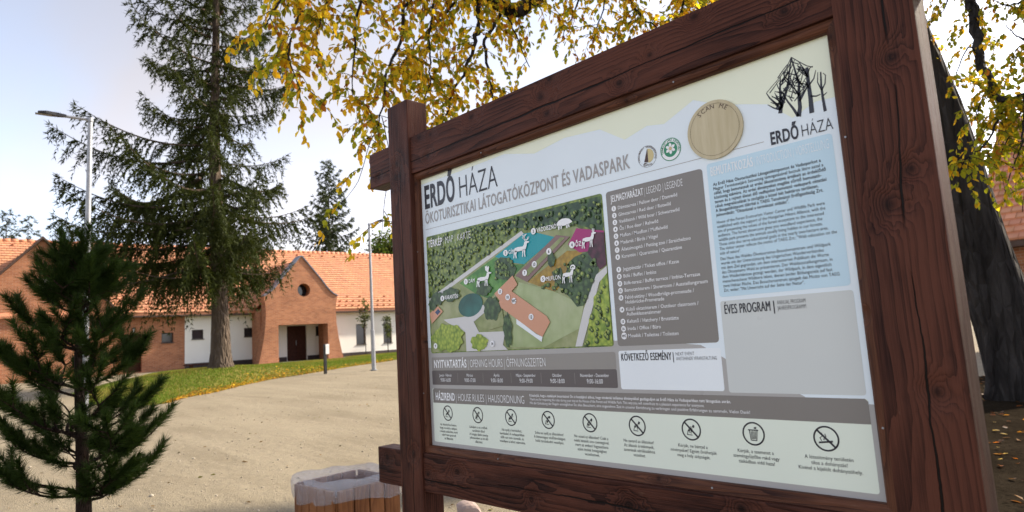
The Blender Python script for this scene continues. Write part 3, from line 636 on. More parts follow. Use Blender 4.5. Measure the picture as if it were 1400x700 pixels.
# ---- map
dark_far = [(.3, 1.012), (1.128, 1.012), (1.128, .87), (1.0, .925), (.86, .935), (.72, .955), (.55, .975)]
MP = [('map_far_forest', dark_far, I_FORD, 3), ('map_meadow', [(.033, .691), (.709, .932), (1.0, .915), (1.133, .83), (1.133, .446), (.033, .446)], I_MEAD, 3), ('map_road', [(.027, .71), (.695, .946), (.709, .932), (.033, .691)], I_ROAD, 4),
 ('map_green_enclosure', [(.267, .764), (.522, .856), (.619, .811), (.707, .8), (.586, .737), (.472, .673), (.389, .699)], I_ENC, 4), ('map_teal_enclosure', [(.522, .857), (.709, .932), (.768, .93), (.888, .889), (.701, .801), (.607, .822)], I_TEAL, 5),
 ('map_magenta_enclosure', [(1.0, .908), (1.133, .877), (1.133, .831), (1.09, .806), (1.007, .811), (.951, .85)], I_PINK, 5), ('map_amber_enclosure', [(.713, .724), (.944, .826), (1.018, .816), (1.022, .741), (.862, .67)], I_OR, 4), ('map_purple_enclosure', [(1.076, .881), (1.133, .87), (1.133, .747), (1.102, .732), (1.048, .803)], I_PURP, 6),
 ('map_dark_trees', [(.983, .797), (1.05, .81), (1.108, .787), (1.091, .717), (1.069, .695), (1.045, .64), (1.008, .602), (.975, .60), (.947, .633), (.897, .68), (.87, .70), (.855, .75), (.905, .765), (.92, .72), (.95, .78)], I_FORD, 5), ('map_walkway', [(.646, .758), (.894, .897), (.965, .88), (.713, .724)], I_WALK, 6), ('map_walkway_court', [(.691, .76), (.916, .885), (.94, .879), (.721, .749)], I_MEAD, 7),
 ('map_house_lawn', [(.663, .729), (.862, .67), (1.008, .604), (.979, .516), (.79, .45), (.579, .455), (.587, .6)], I_LAWN, 4), ('map_side_road', [(1.133, .742), (1.081, .714), (1.007, .588), (.952, .446), (.987, .446), (1.032, .546), (1.093, .685), (1.133, .716)], I_ROAD, 5), ('map_side_trees', [(1.133, .716), (1.10, .69), (1.09, .655), (1.06, .63), (1.055, .58), (1.03, .55), (1.02, .49), (.998, .446), (1.133, .446)], I_TREE, 5),
 ('map_plaza', [(.136, .6), (.293, .605), (.471, .664), (.519, .655), (.357, .577), (.39, .528), (.561, .524), (.543, .466), (.571, .444), (.295, .444), (.295, .532), (.167, .583)], I_ROAD, 5), ('map_pond', [(.339+.088*math.cos(a)*.97-.012*math.sin(a), .655+.052*math.sin(a)+.014*math.cos(a)) for a in [2*math.pi*k/26 for k in range(26)]], I_POND, 5),
 ('map_grove', [(.521, .837), (.56, .85), (.615, .839), (.655, .788), (.63, .75), (.587, .746), (.52, .76)], I_FORD, 5), ('map_island', [(.36, .575), (.46, .625), (.55, .63), (.56, .55), (.46, .535), (.40, .552)], I_MEAD, 6),
 ('map_house_wall', [(.636, .575), (.748, .504), (.782, .491), (.775, .471), (.635, .552)], I_WHITE, 6), ('map_house_roof', [(.63, .761), (.656, .719), (.618, .694), (.813, .574), (.83, .549), (.782, .491), (.748, .507), (.527, .639), (.54, .66), (.508, .693)], I_ROOF, 7), ('map_cottage', [(.03, .637), (.1, .668), (.136, .64), (.044, .585)], I_ROOF, 6), ('map_cottage_panels', [(.075, .64), (.10, .655), (.118, .640), (.092, .625)], I_NAVY, 7)]
for k_, (nm, pts, mt, ly) in enumerate(sorted(MP, key=lambda q: q[3])): flat(nm, pts, 3+k_*.8, mt)
def blob(cx, cz, rx, rz, seed):
    rr = random.Random(seed); ph = [rr.uniform(0, 6.28) for _ in range(3)]
    return [(cx+rx*(1+.10*math.sin(5*a+ph[0])+.07*math.sin(9*a+ph[1]))*math.cos(a), cz+rz*(1+.10*math.sin(6*a+ph[2])+.07*math.sin(11*a+ph[0]))*math.sin(a)) for a in [2*math.pi*k/40 for k in range(40)]]
for i, (cx, cz, rx, rz, mt) in enumerate(((.165, .512, .118, .066, I_TREE), (.389, .482, .057, .036, I_TREE), (.580, .528, .027, .072, I_FORD), (.487, .628, .055, .052, I_FORD), (.10, .705, .05, .032, I_FORD), (.20, .715, .07, .032, I_FORD), (.06, .68, .03, .03, I_FORD), (.44, .72, .05, .03, I_FORD), (.86, .80, .02, .03, I_FORD))):
    flat('map_tree', blob(cx, cz, rx, rz, i), 20.5+i*.4, mt)
# single tree crowns in the printed woods
rq = random.Random(17); tone = {'dark': [], 'mid': [], 'light': []}
woods = [[(.03, 1.01), (.66, 1.0), (.69, .95), (.40, .85), (.03, .72)], dark_far, [(.521, .837), (.615, .839), (.655, .788), (.587, .746), (.52, .76)], [(.983, .797), (1.108, .787), (1.069, .695), (1.008, .602), (.947, .633), (.897, .68), (.86, .75)], [(1.13, .70), (1.06, .60), (1.005, .45), (1.13, .45)], [(.76, .70), (.98, .80), (1.01, .74), (.87, .68)]]
for wi, wp in enumerate(woods):
    xs_ = [p[0] for p in wp]; zs_ = [p[1] for p in wp]
    for _ in range((330, 200, 36, 60, 60, 26)[wi]):
        x, z = rq.uniform(min(xs_), max(xs_)), rq.uniform(min(zs_), max(zs_))
        if not inside(wp, x, z) or not (.034 < x < 1.124 and .452 < z < 1.010): continue
        r = rq.uniform(.006, .012); k = [(1+.2*rq.uniform(-1, 1)) for _ in range(9)]; pt = lambda c, d, s: [(x+c+r*s*k[i]*math.cos(i*.698), z+d+r*s*k[i]*1.05*math.sin(i*.698)) for i in range(9)]
        tone['dark'].append(pt(.001, -.0015, 1.0)); tone['mid' if wi in (0, 4, 5) else 'mid'].append(pt(-.001, .001, .72))
        if wi in (0, 4) or rq.random() < .25: tone['light'].append(pt(-.002, .0025, .42))
for nm, ly, c_ in (('dark', 18.9, (.03, .06, .015)), ('mid', 19.4, (.12, .20, .045)), ('light', 19.9, (.36, .42, .10))): tag(flats('map_crowns', tone[nm], ly, ink('print_crown_'+nm, c_)), kind='stuff')
# white animal figures
def beast(x0, x1, z0, z1, kind):
    w, h = x1-x0, z1-z0; Q = lambda a, b: (x0+a*w, z0+b*h); P = []
    if kind == 'boar':
        P.append([Q(*p) for p in ((.02, .42), (.0, .62), (.12, .85), (.35, 1.0), (.62, .98), (.82, .86), (.99, .60), (1.0, .48), (.86, .42), (.74, .30), (.45, .30), (.2, .32))])
        P += [[Q(*p) for p in q] for q in (((.08, .4), (.20, .4), (.15, .0), (.08, .0)), ((.25, .36), (.34, .36), (.30, .02), (.24, .02)), ((.60, .36), (.70, .36), (.68, .0), (.62, .0)), ((.72, .36), (.80, .40), (.82, .05), (.76, .05)))]
    else:
        P.append([Q(*p) for p in ((.06, .50), (.10, .60), (.30, .64), (.58, .62), (.66, .70), (.70, .86), (.80, .92), (.98, .84), (.98, .79), (.84, .76), (.82, .62), (.76, .46), (.66, .40), (.30, .38), (.12, .38))])
        P += [[Q(*p) for p in q] for q in (((.10, .46), (.24, .42), (.17, .22), (.19, .0), (.13, .0), (.10, .22)), ((.02, .44), (.14, .42), (.07, .22), (.03, .02), (-.02, .02), (.02, .22)), ((.62, .44), (.72, .44), (.70, .2), (.71, .0), (.66, .0), (.64, .2)), ((.54, .42), (.62, .42), (.58, .2), (.56, .02), (.51, .02), (.54, .2)))]
        if kind == 'stag':
            for s in (0, .06):
                P += [stroke([Q(.76+s, .9), Q(.66+s, 1.08), Q(.70+s, 1.22), Q(.80+s, 1.30)], .0035), stroke([Q(.68+s, 1.06), Q(.58+s, 1.14)], .003), stroke([Q(.68+s, 1.16), Q(.60+s, 1.28)], .003), stroke([Q(.76+s, .92), Q(.90+s, 1.02), Q(.92+s, 1.12)], .003)]
        elif kind == 'fallow': P += [[Q(*p) for p in ((.74, .9), (.62, 1.05), (.60, 1.28), (.72, 1.34), (.74, 1.2), (.80, 1.32), (.86, 1.2), (.80, .92))]]
        elif kind == 'roe': P += [stroke([Q(.78, .9), Q(.76, 1.0), Q(.78, 1.12)], .0035), stroke([Q(.84, .9), Q(.86, 1.0), Q(.87, 1.1)], .0035)]
        else: P += [stroke([Q(.80+.15*math.cos(a), .90+.13*math.sin(a)) for a in [R(-20+30*k) for k in range(10)]], .008, .003)]
    return P
anim = []
for b in ((.395, .50, .732, .800, 'fallow'), (.645, .745, .832, .905, 'stag'), (.903, .985, .915, .957, 'boar'), (1.025, 1.10, .822, .886, 'roe'), (.912, .985, .697, .762, 'mouflon')): flats('animal_figure', beast(*b), 25, I_LETW)
NUM = {1: (.321, .766), 2: (.597, .864), 3: (.772, .932), 4: (.976, .845), 5: (.809, .727), 6: (.851, .836), 7: (.706, .764), 8: (.14, .703), 9: (.069, .476), 10: (.594, .67), 11: (.548, .699), 12: (.727, .576), 13: (.765, .793), 14: (.479, .473), 'WC': (.631, .651)}
for x, z in NUM.values(): flat('map_number_disc', disc(x, z, .0145, 20, .0135), 26, I_LETW)
# ---- lettering
TXT = []
def text(group, body, x, z, cap, width=None, mt=None, wt_=0.0, align='L', lay=5, cond=1.0, curve=None):
    TXT.append(dict(g=group, b=body, x=x, z=z, cap=cap, w=width, m=mt or I_INK, o=wt_, a=align, l=lay, c=cond, curve=curve))
TH_, BD = -.012, .028
text('title_lettering', 'ERDŐ', .026, 1.168, .112, .238, I_INK, .035); text('title_lettering', 'HÁZA', .300, 1.168, .105, .265, I_INK, TH_)
text('subtitle_lettering', 'ÖKOTURISZTIKAI LÁTOGATÓKÖZPONT ÉS VADASPARK', .024, 1.089, .053, 1.25, I_SUB, .014)
text('logo_lettering', 'ERDŐ', 1.797, 1.040, .038, .085, I_INK, .03); text('logo_lettering', 'HÁZA', 1.892, 1.040, .037, .088, I_INK, TH_)
text('map_lettering', 'TÉRKÉP', .043, .965, .034, .115, I_LETW, .02, lay=24); text('map_lettering', '| MAP | KARTE', .165, .965, .034, .205, I_LETW, -.016, lay=24)
for b, x, z, w in (('DÁM', .342, .757, .042), ('GÍM', .616, .855, .036), ('VADDISZNÓ', .791, .924, .110), ('ŐZ', .994, .835, .03), ('MUFLON', .828, .716, .076), ('KARANTÉN', .160, .696, .098)): text('map_lettering', b, x, z, .018, w, I_LETW, .02, lay=27)
for k, (x, z) in NUM.items(): text('map_numbers', str(k), x, z-.0065, .013, None, I_INK, .03, 'C', 28, .8)
text('legend_title', 'JELMAGYARÁZAT', 1.175, .978, .026, .145, I_LETW, .02); text('legend_title', '| LEGEND | LEGENDE', 1.326, .978, .025, .155, I_LETW, TH_)
LEG = [('1', 'Dámszarvas / Fallow deer / Damwild'), ('2', 'Gímszarvas / Red deer / Rotwild'), ('3', 'Vaddisznó / Wild boar / Schwarzwild'), ('4', 'Őz / Roe deer / Rehwild'), ('5', 'Muflon / Mouflon / Muffelwild'), ('6', 'Madarak / Birds / Vögel'), ('7', 'Állatsimogató / Petting zoo / Streichelzoo'), ('8', 'Karantén / Quarantine / Quarantäne'), None, ('9', 'Jegypénztár / Ticket office / Kasse'), ('10', 'Büfé / Buffet / Imbiss'), ('11', 'Büfé-terasz / Buffet terrace / Imbiss-Terrasse'), ('12', 'Bemutatóterem / Showroom / Ausstellungsraum'), ('13', 'Fahíd-sétány / Woodbridge-promenade /\nHolzbrücke-Promenade'), ('14', 'Külső oktatóterem / Outdoor classroom /\nAußenklassenzimmer'), ('15', 'Keltető / Hatchery / Brutstätte'), ('16', 'Iroda / Office / Büro'), ('WC', 'Mosdók / Toilettes / Toiletten')]
ld = []; z = .946
for it in LEG:
    if it is None: z -= .0205; continue
    ld.append(disc(1.186, z+.006, .0105 if it[0] != 'WC' else .0125, 20)); text('legend_numbers', it[0], 1.186, z+.0012, .0095, None, I_INK, .03, 'C', 6, .8)
    for q in it[1].split('\n'): text('legend_lettering', q, 1.205, z, .0125, None, I_LETW, .006, lay=5, cond=.94); z -= .0175
    z -= .0087
for q in ld: flat('legend_disc', q, 4, I_LETW)
text('introduction_title', 'BEMUTATKOZÁS', 1.588, .987, .030, .145, I_WHITE, .02); text('introduction_title', '| INTRODUCTION | VORSTELLUNG', 1.738, .987, .029, .225, I_WHITE, TH_)
HUN = ['Az Erdő Háza Ökoturisztikai Látogatóközpontot és Vadasparkot a', 'Magyar Természetjáró Szövetség támogatásával hoztuk létre azzal a', 'céllal, hogy bemutassuk az erdei ökoszisztéma értékeit az érdeklődő', 'közönség számára. Az erdei élményeket magába sűrítő bemutató-', 'terem és a rejtett életet élő vadfajokat bemutató vadaspark oktatási', 'célok megvalósulását is szolgálja a közel két hektáros területen.', 'A látogatóközpont tükrözi a TAEG Tanulmányi Erdőgazdaság Zrt.', 'jelmondatát: "Oktatással a természet oldalán".']
ENG = ['House of the Forest Ecotourism Visitor Center and Wildlife Park were', 'established with the support of the Hungarian Hikers Alliance, with the', 'aim of presenting the values of the forest ecosystem to the interested', 'audience. The forest showroom gives you woodland experience, the', 'wildlife park presents the animals usually living hidden in our forests.', 'These units also serve educational goals in the nearly two-hectare area.', 'The visitor center reflects the motto of TAEG Zrt.: "With education on the', 'side of nature".']
GER = ['Das Haus des Waldes Ökotourismus-Besucherzentrum und Wildpark', 'wurde mit der Unterstützung des Ungarischen Wanderverbandes', 'mit dem Ziel gegründet, um dem interessierten Publikum die Werte', 'des Ökosystems Wald zu präsentieren. Der Waldausstellungsraum, in', 'dem Walderlebnisse gezeigt werden, der Wildpark, in dem eigentlich', 'menschenscheue Wildtiere leben, dienen beider Bildungsziele auf fast', 'zwei Hektar Fläche. Das Besucherzentrum spiegelt das Motto von TAEG', 'Zrt. wider: "Mit Unterricht auf der Seite der Natur".']
for blk, z0, wt_, cond in ((HUN, .953, .018, .83), (ENG, .826, .0, .83), (GER, .705, .0, .85)):
    for i, q in enumerate(blk): text('introduction_lettering', q, 1.592, z0-i*.0147, .0098, None, I_INK, wt_, cond=cond)
text('programme_lettering', 'ÉVES PROGRAM', 1.588, .531, .030, .15, I_INK, .03); text('programme_lettering', '|', 1.748, .531, .030, None, I_INK, 0)
text('programme_lettering', 'ANNUAL PROGRAM', 1.760, .548, .0125, .085, I_INK, TH_); text('programme_lettering', 'JAHRESPROGRAMM', 1.760, .531, .0125, .085, I_INK, TH_)
text('event_lettering', 'KÖVETKEZŐ ESEMÉNY', 1.166, .388, .026, .21, I_INK, .03); text('event_lettering', '|', 1.382, .388, .026, None, I_INK, 0)
text('event_lettering', 'NEXT EVENT', 1.394, .402, .0115, .07, I_INK, TH_); text('event_lettering', 'ANSTEHENDE VERANSTALTUNG', 1.394, .386, .0115, .15, I_INK, TH_)
text('opening_hours_title', 'NYITVATARTÁS', .043, .371, .036, .245, I_LETW, .025); text('opening_hours_title', '| OPENING HOURS | ÖFFNUNGSZEITEN', .30, .371, .035, .485, I_LETW, TH_)
for x, a, b in ((.128, 'Január - Február', '9:00-16:00'), (.307, 'Március', '9:00-17:00'), (.488, 'Április', '9:00-18:00'), (.668, 'Május - Szeptember', '9:00-19:00'), (.844, 'Október', '9:00-18:00'), (1.034, 'November - December', '9:00-16:00')):
    text('opening_hours_lettering', a, x, .329, .0125, None, I_LETW, 0, 'C', cond=.8); text('opening_hours_lettering', b, x, .304, .0175, None, I_LETW, 0, 'C', cond=.72)
text('rules_title', 'HÁZIREND', .045, .217, .034, .145, I_LETW, .025); text('rules_title', '| HOUSE RULES | HAUSORDNUNG', .20, .217, .033, .45, I_LETW, TH_)
for i, (q, wt_, w) in enumerate((('Köszönjük, hogy a szabályok betartásával Ön is hozzájárul ahhoz, hogy mindenki kellemes élményekkel gazdagodjon az Erdő Háza és Vadasparkban tett látogatása során.', .015, .895), ('Thank you for respecting the rules during your stay at the House of the Forest and Wildlife Park. This way you will contribute to a pleasant experience for everyone.', 0, .80), ('Mit der Einhaltung der Regeln ermöglichen Sie allen Besuchern, eine angenehme Zeit in unserer Einrichtung zu verbringen und positive Erfahrungen zu sammeln. Vielen Dank!', 0, .955))):
    text('rules_note', q, .683, .2480-i*.0155, .0098, w, I_LETW, wt_)
CAP = [['Az élményhez fontos,', 'hogy ne tedd a telepen', 'a kutyát szabadon, mert', 'ezzel nem zavarod', 'az állatokat.'], ['Labdázni a mi erdőnk', 'területén tilos!', 'A hangos játék zavarja', 'pihenésében az itt élő', 'állatokat.'], ['Ne nyúlj a kerítéshez,', 'kerítésbe! A vadasparkban', 'élők ezt nem szeretik, és', 'veszélyes is lehet számodra.'], ['Soha ne nyúlj az állatokhoz!', 'A biztonságos védőtávolságon', 'belül tartózkodni veszélyes.'], ['Ne etesd az állatokat! Csak a', 'nekik készült zoo-csemegével,', 'mert az emberi fogyasztásra', 'szánt ételek betegséghez', 'vezethetnek.'], ['Ne zavard az állatokat!', 'Az állatok érzékenyek,', 'zavarásuk sérülésükhöz', 'vezethet.'], ['Kérjük, ne bántsd a', 'növényeket! Együtt őrizhetjük', 'meg a hely szépségét.'], ['Kérjük, a szemetet a', 'szemétgyűjtőbe rakd vagy', 'táskádban vidd haza!'], ['A létesítmény területén', 'tilos a dohányzás!', 'Kivétel a kijelölt dohányzóhely.']]
for i, cpt in enumerate(CAP):
    cx = .132+i*.2157
    for j, q in enumerate(cpt): text('rules_captions', q, cx, .098-j*.0160, .0105, None, I_INK, 0, 'C', cond=.92)
# rule symbols: ring, bar and a small drawing
def dots(x, z, r): return disc(x, z, r, 10)
for i in range(9):
    cx, cz, r = .132+i*.2157, .157, .036
    o_, h_ = ringp(cx, cz, r*.865, r); flat('symbol_ring', o_, 4, I_INK, h_); P = []
    k = r*.62; S = lambda *p: [(cx+a*k, cz+b*k) for a, b in p]; w = .0024
    if i == 7:
        P += [stroke(S((-.55, .45), (-.40, -.9)), w), stroke(S((.55, .45), (.40, -.9)), w), stroke(S((-.40, -.9), (.40, -.9)), w), stroke(S((-.72, .5), (.72, .5)), w*1.4)]+[stroke(S((q, .35), (q*.8, -.75)), w*.8) for q in (-.3, -.1, .1, .3)]+[S((.1, .75), (.2, .95), (.32, .85), (.44, .98), (.5, .8), (.32, .62))]
    elif i == 8:
        P += [S((-.95, -.42), (.35, -.25), (.35, -.48), (-.95, -.65)), S((.42, -.24), (.8, -.19), (.8, -.42), (.42, -.47)), stroke(S((-.6, -.3), (-.75, .1), (-.4, .3), (-.5, .7)), w), stroke(S((-.3, -.2), (-.2, .15), (0, .25), (-.1, .6)), w)]
    else:
        rr = random.Random(i+3)
        P += [stroke(S((-.7, -.75), (-.5, -.1), (-.15, .05), (.0, -.3)), w), stroke(S((-.75, -.75), (.15, -.8)), w), S((.15, .35), (.35, .75), (.6, .6), (.5, .25))]
        P += [stroke(S((rr.uniform(-.6, .0), rr.uniform(-.7, -.1)), (rr.uniform(-.5, .4), rr.uniform(-.3, .3)), (rr.uniform(0, .7), rr.uniform(.1, .8))), w*.8) for _ in range(3)]+[disc(cx+k*rr.uniform(-.5, -.2), cz+k*rr.uniform(-.5, -.1), k*.16, 10)]
    flats('symbol_drawing', P, 5, I_INK)
    if i != 7: flats('symbol_bar', [stroke([(cx-r*.66, cz+r*.66), (cx+r*.66, cz-r*.66)], .0055)], 6, I_INK)
# tree emblem above the house name
LG = [stroke([(1.835, 1.130), (1.842, 1.16), (1.842, 1.20), (1.848, 1.244)], .013, .003), stroke([(1.840, 1.145), (1.856, 1.18), (1.868, 1.215), (1.880, 1.262), (1.887, 1.292)], .009, .003), stroke([(1.838, 1.14), (1.822, 1.168), (1.808, 1.188), (1.800, 1.206)], .008, .0025), stroke([(1.835, 1.142), (1.818, 1.152), (1.800, 1.168)], .006, .002),
 stroke([(1.888, 1.104), (1.895, 1.13), (1.896, 1.165), (1.900, 1.205), (1.893, 1.25), (1.887, 1.29)], .014, .003), stroke([(1.887, 1.106), (1.874, 1.135), (1.862, 1.158), (1.845, 1.2)], .009, .003), stroke([(1.896, 1.15), (1.914, 1.175), (1.925, 1.19)], .007, .004), stroke([(1.896, 1.165), (1.885, 1.195), (1.862, 1.225), (1.858, 1.25)], .005, .002),
 stroke([(1.9265, 1.104), (1.928, 1.15), (1.927, 1.20), (1.928, 1.245)], .014, .009), stroke([(1.927, 1.215), (1.918, 1.245), (1.907, 1.27)], .006, .002), stroke([(1.928, 1.225), (1.936, 1.24), (1.945, 1.243)], .004, .002), stroke([(1.929, 1.19), (1.944, 1.205), (1.952, 1.228)], .005, .002), stroke([(1.929, 1.155), (1.945, 1.15), (1.957, 1.152)], .005, .003),
 stroke([(1.964, 1.098), (1.962, 1.14), (1.962, 1.18), (1.965, 1.218)], .009, .004), stroke([(1.963, 1.165), (1.973, 1.18), (1.977, 1.204), (1.971, 1.212)], .004, .002), stroke([(1.963, 1.145), (1.975, 1.152)], .004, .002), stroke([(1.962, 1.16), (1.953, 1.19), (1.957, 1.22)], .004, .002)]
rr = random.Random(5)
def hull_ok(x, z): return 1.805 < x < 1.935 and z < min(1.292-(1.887-x)*1.05 if x < 1.887 else 1.292-(x-1.887)*.95, 1.30) and z > 1.135
for _ in range(120):
    x, z = rr.uniform(1.81, 1.93), rr.uniform(1.15, 1.28); a = rr.choice((60, 115, 35, 140))+rr.uniform(-12, 12); L = rr.uniform(.02, .05); x2, z2 = x+L*math.cos(R(a)), z+L*math.sin(R(a))
    if hull_ok(x, z) and hull_ok(x2, z2): LG.append(stroke([(x, z), ((x+x2)/2+rr.uniform(-.002, .002), (z+z2)/2), (x2, z2)], .0034, .002))
LG += [stroke([(1.887, 1.292), (1.868, 1.262), (1.848, 1.243)], .0025), stroke([(1.848, 1.243), (1.82, 1.222), (1.80, 1.206)], .002), stroke([(1.887, 1.292), (1.905, 1.273), (1.928, 1.25), (1.945, 1.24)], .0025)]
flats('tree_emblem', LG, 3, I_INK)
# round emblems
o_, h_ = ringp(1.350, 1.113, .0385, .0395); flat('emblem_ring', o_, 3, I_BR, h_)
flats('emblem_spruce', [[(1.336, 1.095), (1.353, 1.143), (1.353, 1.092)], [(1.336, 1.092), (1.33, 1.085), (1.352, 1.09)]], 4, I_BR); flat('emblem_moon', [(1.354+.024*math.cos(R(a)), 1.115+.026*math.sin(R(a))) for a in range(-90, 91, 12)], 4, I_SAND)
text('emblem_lettering', 'TANULMÁNYI ERDŐGAZDASÁG', 1.350, 1.113, .006, None, I_BR, .02, 'C', 4, 1, ('arc', .0325, 205, -25)); text('emblem_lettering', 'SOPRON', 1.350, 1.079, .006, None, I_BR, .02, 'C', 4)
flat('emblem_ring', disc(1.447, 1.115, .041, 36), 3, I_GREEN); o_, h_ = ringp(1.447, 1.115, .027, .038); flat('emblem_band', o_, 4, I_LETW, h_)
flats('emblem_flower', [[(1.447+.021*math.cos(R(a0)+d)*q, 1.118+.021*math.sin(R(a0)+d)*q) for d, q in ((-.9, .25), (-.35, .75), (0, 1), (.35, .75), (.9, .25))] for a0 in range(90, 450, 60)], 5, I_LETW); flat('emblem_flower_heart', disc(1.447, 1.118, .006, 14), 6, I_SAND)
text('emblem_lettering', 'TERMÉSZETJÁRÓ SZÖVETSÉG', 1.447, 1.115, .0075, None, I_GREEN, .02, 'C', 5, 1, ('arc', .0295, 200, -20))
# wooden disc screwed onto the panel
t = NT('pale_plywood'); co = t.coord(); n1 = t.noise(t.mapping(co, (60, 60, 6), rot=(0, R(75), 0)), 1, 4, .6)
PLY = t.set(t.mix(t.rng(n1, .3, .7), (.60, .53, .36), (.50, .43, .27)), .5, t.bump(n1, .2, .001), .3); BURN = ink('burnt_edge', (.10, .065, .035))
dk = part(MB().slab(disc(1.619, 2.138, .0985, 48), [], -.0075, -.001, lambda a, t_, b: (a, t_, b)), 'wooden_disc', PLY, panel)
LAYD = 28
o_, h_ = ringp(1.619, 1.138, .0865, .0874, 48); flat('disc_groove', o_, LAYD, BURN, h_)
text('disc_lettering', 'SCAN ME', 1.619, 1.138, .0150, None, I_BR, -.004, 'C', LAYD, 1, ('arc', .0705, 134, 46))
# build all the lettering
tobs = []
for q in TXT:
    items = [q['b']] if not q['curve'] else list(q['b'])
    if 'M' in q['b'] and q['o'] > .01 and not q['curve']: items = items*2      # heavy strokes from two thin prints side by side
    for rep, it in enumerate(items):
        cu = bpy.data.curves.new('lettering', 'FONT'); cu.body = it; cu.resolution_u = 2 if q['cap'] < .02 else 4; cu.offset = (0.0 if len(items) == 2 and items[0] == items[1] else min(.03, q['o'])); cu.space_character = 1.07 if q['o'] > .01 else 1.0
        o = bpy.data.objects.new('lettering', cu); COL.objects.link(o); tobs.append((q, it, o, rep if len(items) == 2 and items[0] == items[1] else None))
bpy.context.view_layer.update(); dg = bpy.context.evaluated_depsgraph_get()
GR = {}; cnt = {}
for q, it, o, rep in tobs:
    me = bpy.data.meshes.new_from_object(o.evaluated_get(dg)); n = len(me.vertices)
    if not n:
        if q['curve']: cnt[id(q)] = cnt.get(id(q), 0)+1
        continue
    co = np.zeros(n*3, dtype=np.float32); me.vertices.foreach_get('co', co); co = co.reshape(-1, 3)[:, :2]; fs = [tuple(p.vertices) for p in me.polygons]
    s = q['cap']/.689; y = -LAY*(q['l']+(.5 if rep else 0))
    if q['curve']:
        _, rad, a0, a1 = q['curve']; k = cnt.get(id(q), 0); cnt[id(q)] = k+1; N_ = len(q['b'])
        a = R(a0+(a1-a0)*(k+.5)/N_); cx = (co[:, 0].min()+co[:, 0].max())/2; px_ = (co[:, 0]-cx)*s; pz_ = co[:, 1]*s
        rot = a-math.pi/2; X = q['x']+rad*math.cos(a)+px_*math.cos(rot)-pz_*math.sin(rot); Z = q['z']+rad*math.sin(a)+px_*math.sin(rot)+pz_*math.cos(rot)
    else:
        x0, x1 = co[:, 0].min(), co[:, 0].max(); sx = q['w']/(x1-x0) if q['w'] else s*q['c']
        X = (co[:, 0]-x0)*sx; Z = q['z']+co[:, 1]*s; X = X+q['x']+(q['cap']*(.022 if rep else -.022) if rep is not None else 0)-((x1-x0)*sx/2 if q['a'] == 'C' else 0)
    GR.setdefault((q['g'], q['m'].name), MB()).add([(a, y, 1+b) for a, b in zip(X, Z)], fs)
    bpy.data.meshes.remove(me)
for q, it, o, rep in tobs:
    cu = o.data; bpy.data.objects.remove(o); bpy.data.curves.remove(cu)
for (g_, mn), mb in GR.items(): tag(part(mb, g_, bpy.data.materials[mn], panel, recalc=False), kind='stuff' if g_ in ('legend_lettering', 'legend_numbers', 'map_lettering', 'map_numbers', 'opening_hours_lettering', 'introduction_lettering', 'rules_captions', 'rules_note') else None)
tag(board, 'large brown timber notice board with map, legend and house rules panel', 'notice board')
# ------------------------------------------------------------------ litter bin
bc = np.array([-1.04, .125, 0]); bg = float(fz(bc[0], bc[1])); BA = R(2.5)
litter = empty('litter_bin', (bc[0], bc[1], bg)); BH = .70; HS = .213; HD = .217
ca, sa = math.cos(BA), math.sin(BA)
def BW(a, b, z): return (bc[0]+a*ca-b*sa, bc[1]+a*sa+b*ca, bg+z)
BINW = wood('bin_wood', (.27, .11, .042), (.12, .043, .017), 6.6, [], [], freq=130, rough=.5, pith=(.2, .4), streak=.7)
for side in range(4):
    L = HD if side % 2 else HS; Wd = HS if side % 2 else HD; n = 5 if side % 2 == 0 else 4
    for i in range(n):
        a0 = -Wd+2*Wd*i/n+.004; a1 = -Wd+2*Wd*(i+1)/n-.004
        q = {0: (a0, a1, -HS-.02, -HS), 2: (a0, a1, HS, HS+.02), 1: (HD, HD+.02, a0*.98, a1*.98), 3: (-HD-.02, -HD, a0*.98, a1*.98)}[side]
        part(MB().box(q[0], q[1], q[2], q[3], .05, BH-.045, BW), 'slat', BINW, litter, bevel=.003, segs=1)
part(MB().box(-HD+.01, HD-.01, -HS+.01, HS-.01, .06, .09, BW), 'base', BINW, litter)
part(MB().box(-HD, HD, -HS, -HS+.018, BH-.16, BH-.08, BW).box(-HD, HD, HS-.018, HS, BH-.16, BH-.08, BW).box(-HD, -HD+.018, -HS+.02, HS-.02, BH-.16, BH-.08, BW).box(HD-.018, HD, -HS+.02, HS-.02, BH-.16, BH-.08, BW), 'inner_frame', BINW, litter)
for a in (-HD+.03, HD-.03):
    for b in (-HS+.03, HS-.03): part(MB().box(a-.02, a+.02, b-.02, b+.02, -.02, .06, BW), 'foot', BINW, litter)
t = NT('clear_bag_plastic'); co = t.coord(); nz = t.noise(co, 14, 4, .6, 1.0)
rd = lambda s_, d_: t.math('ABSOLUTE', t.math('SUBTRACT', t.noise(t.mapping(co, (1, 1, .6)), s_, 2, .5, d_), .5)); cr = t.math('ADD', t.math('MULTIPLY', rd(7, 1.5), 2.4), t.math('MULTIPLY', rd(18, 2.0), .5)); t.set((.74, .74, .77), t.rng(nz, .3, .7, .10, .26), t.bump(t.math('ADD', t.math('MULTIPLY', nz, 1.2), t.math('MULTIPLY', cr, 1.0)), .5, .03), 1.0)
tr = t.new('ShaderNodeBsdfTransparent'); tr.inputs[0].default_value = (.93, .93, .95, 1); tl2 = t.new('ShaderNodeBsdfTranslucent'); tl2.inputs[0].default_value = (.8, .8, .82, 1)
m1 = t.new('ShaderNodeMixShader'); m1.inputs[0].default_value = .25; t.l.new(t.b.outputs[0], m1.inputs[1]); t.l.new(tl2.outputs[0], m1.inputs[2])
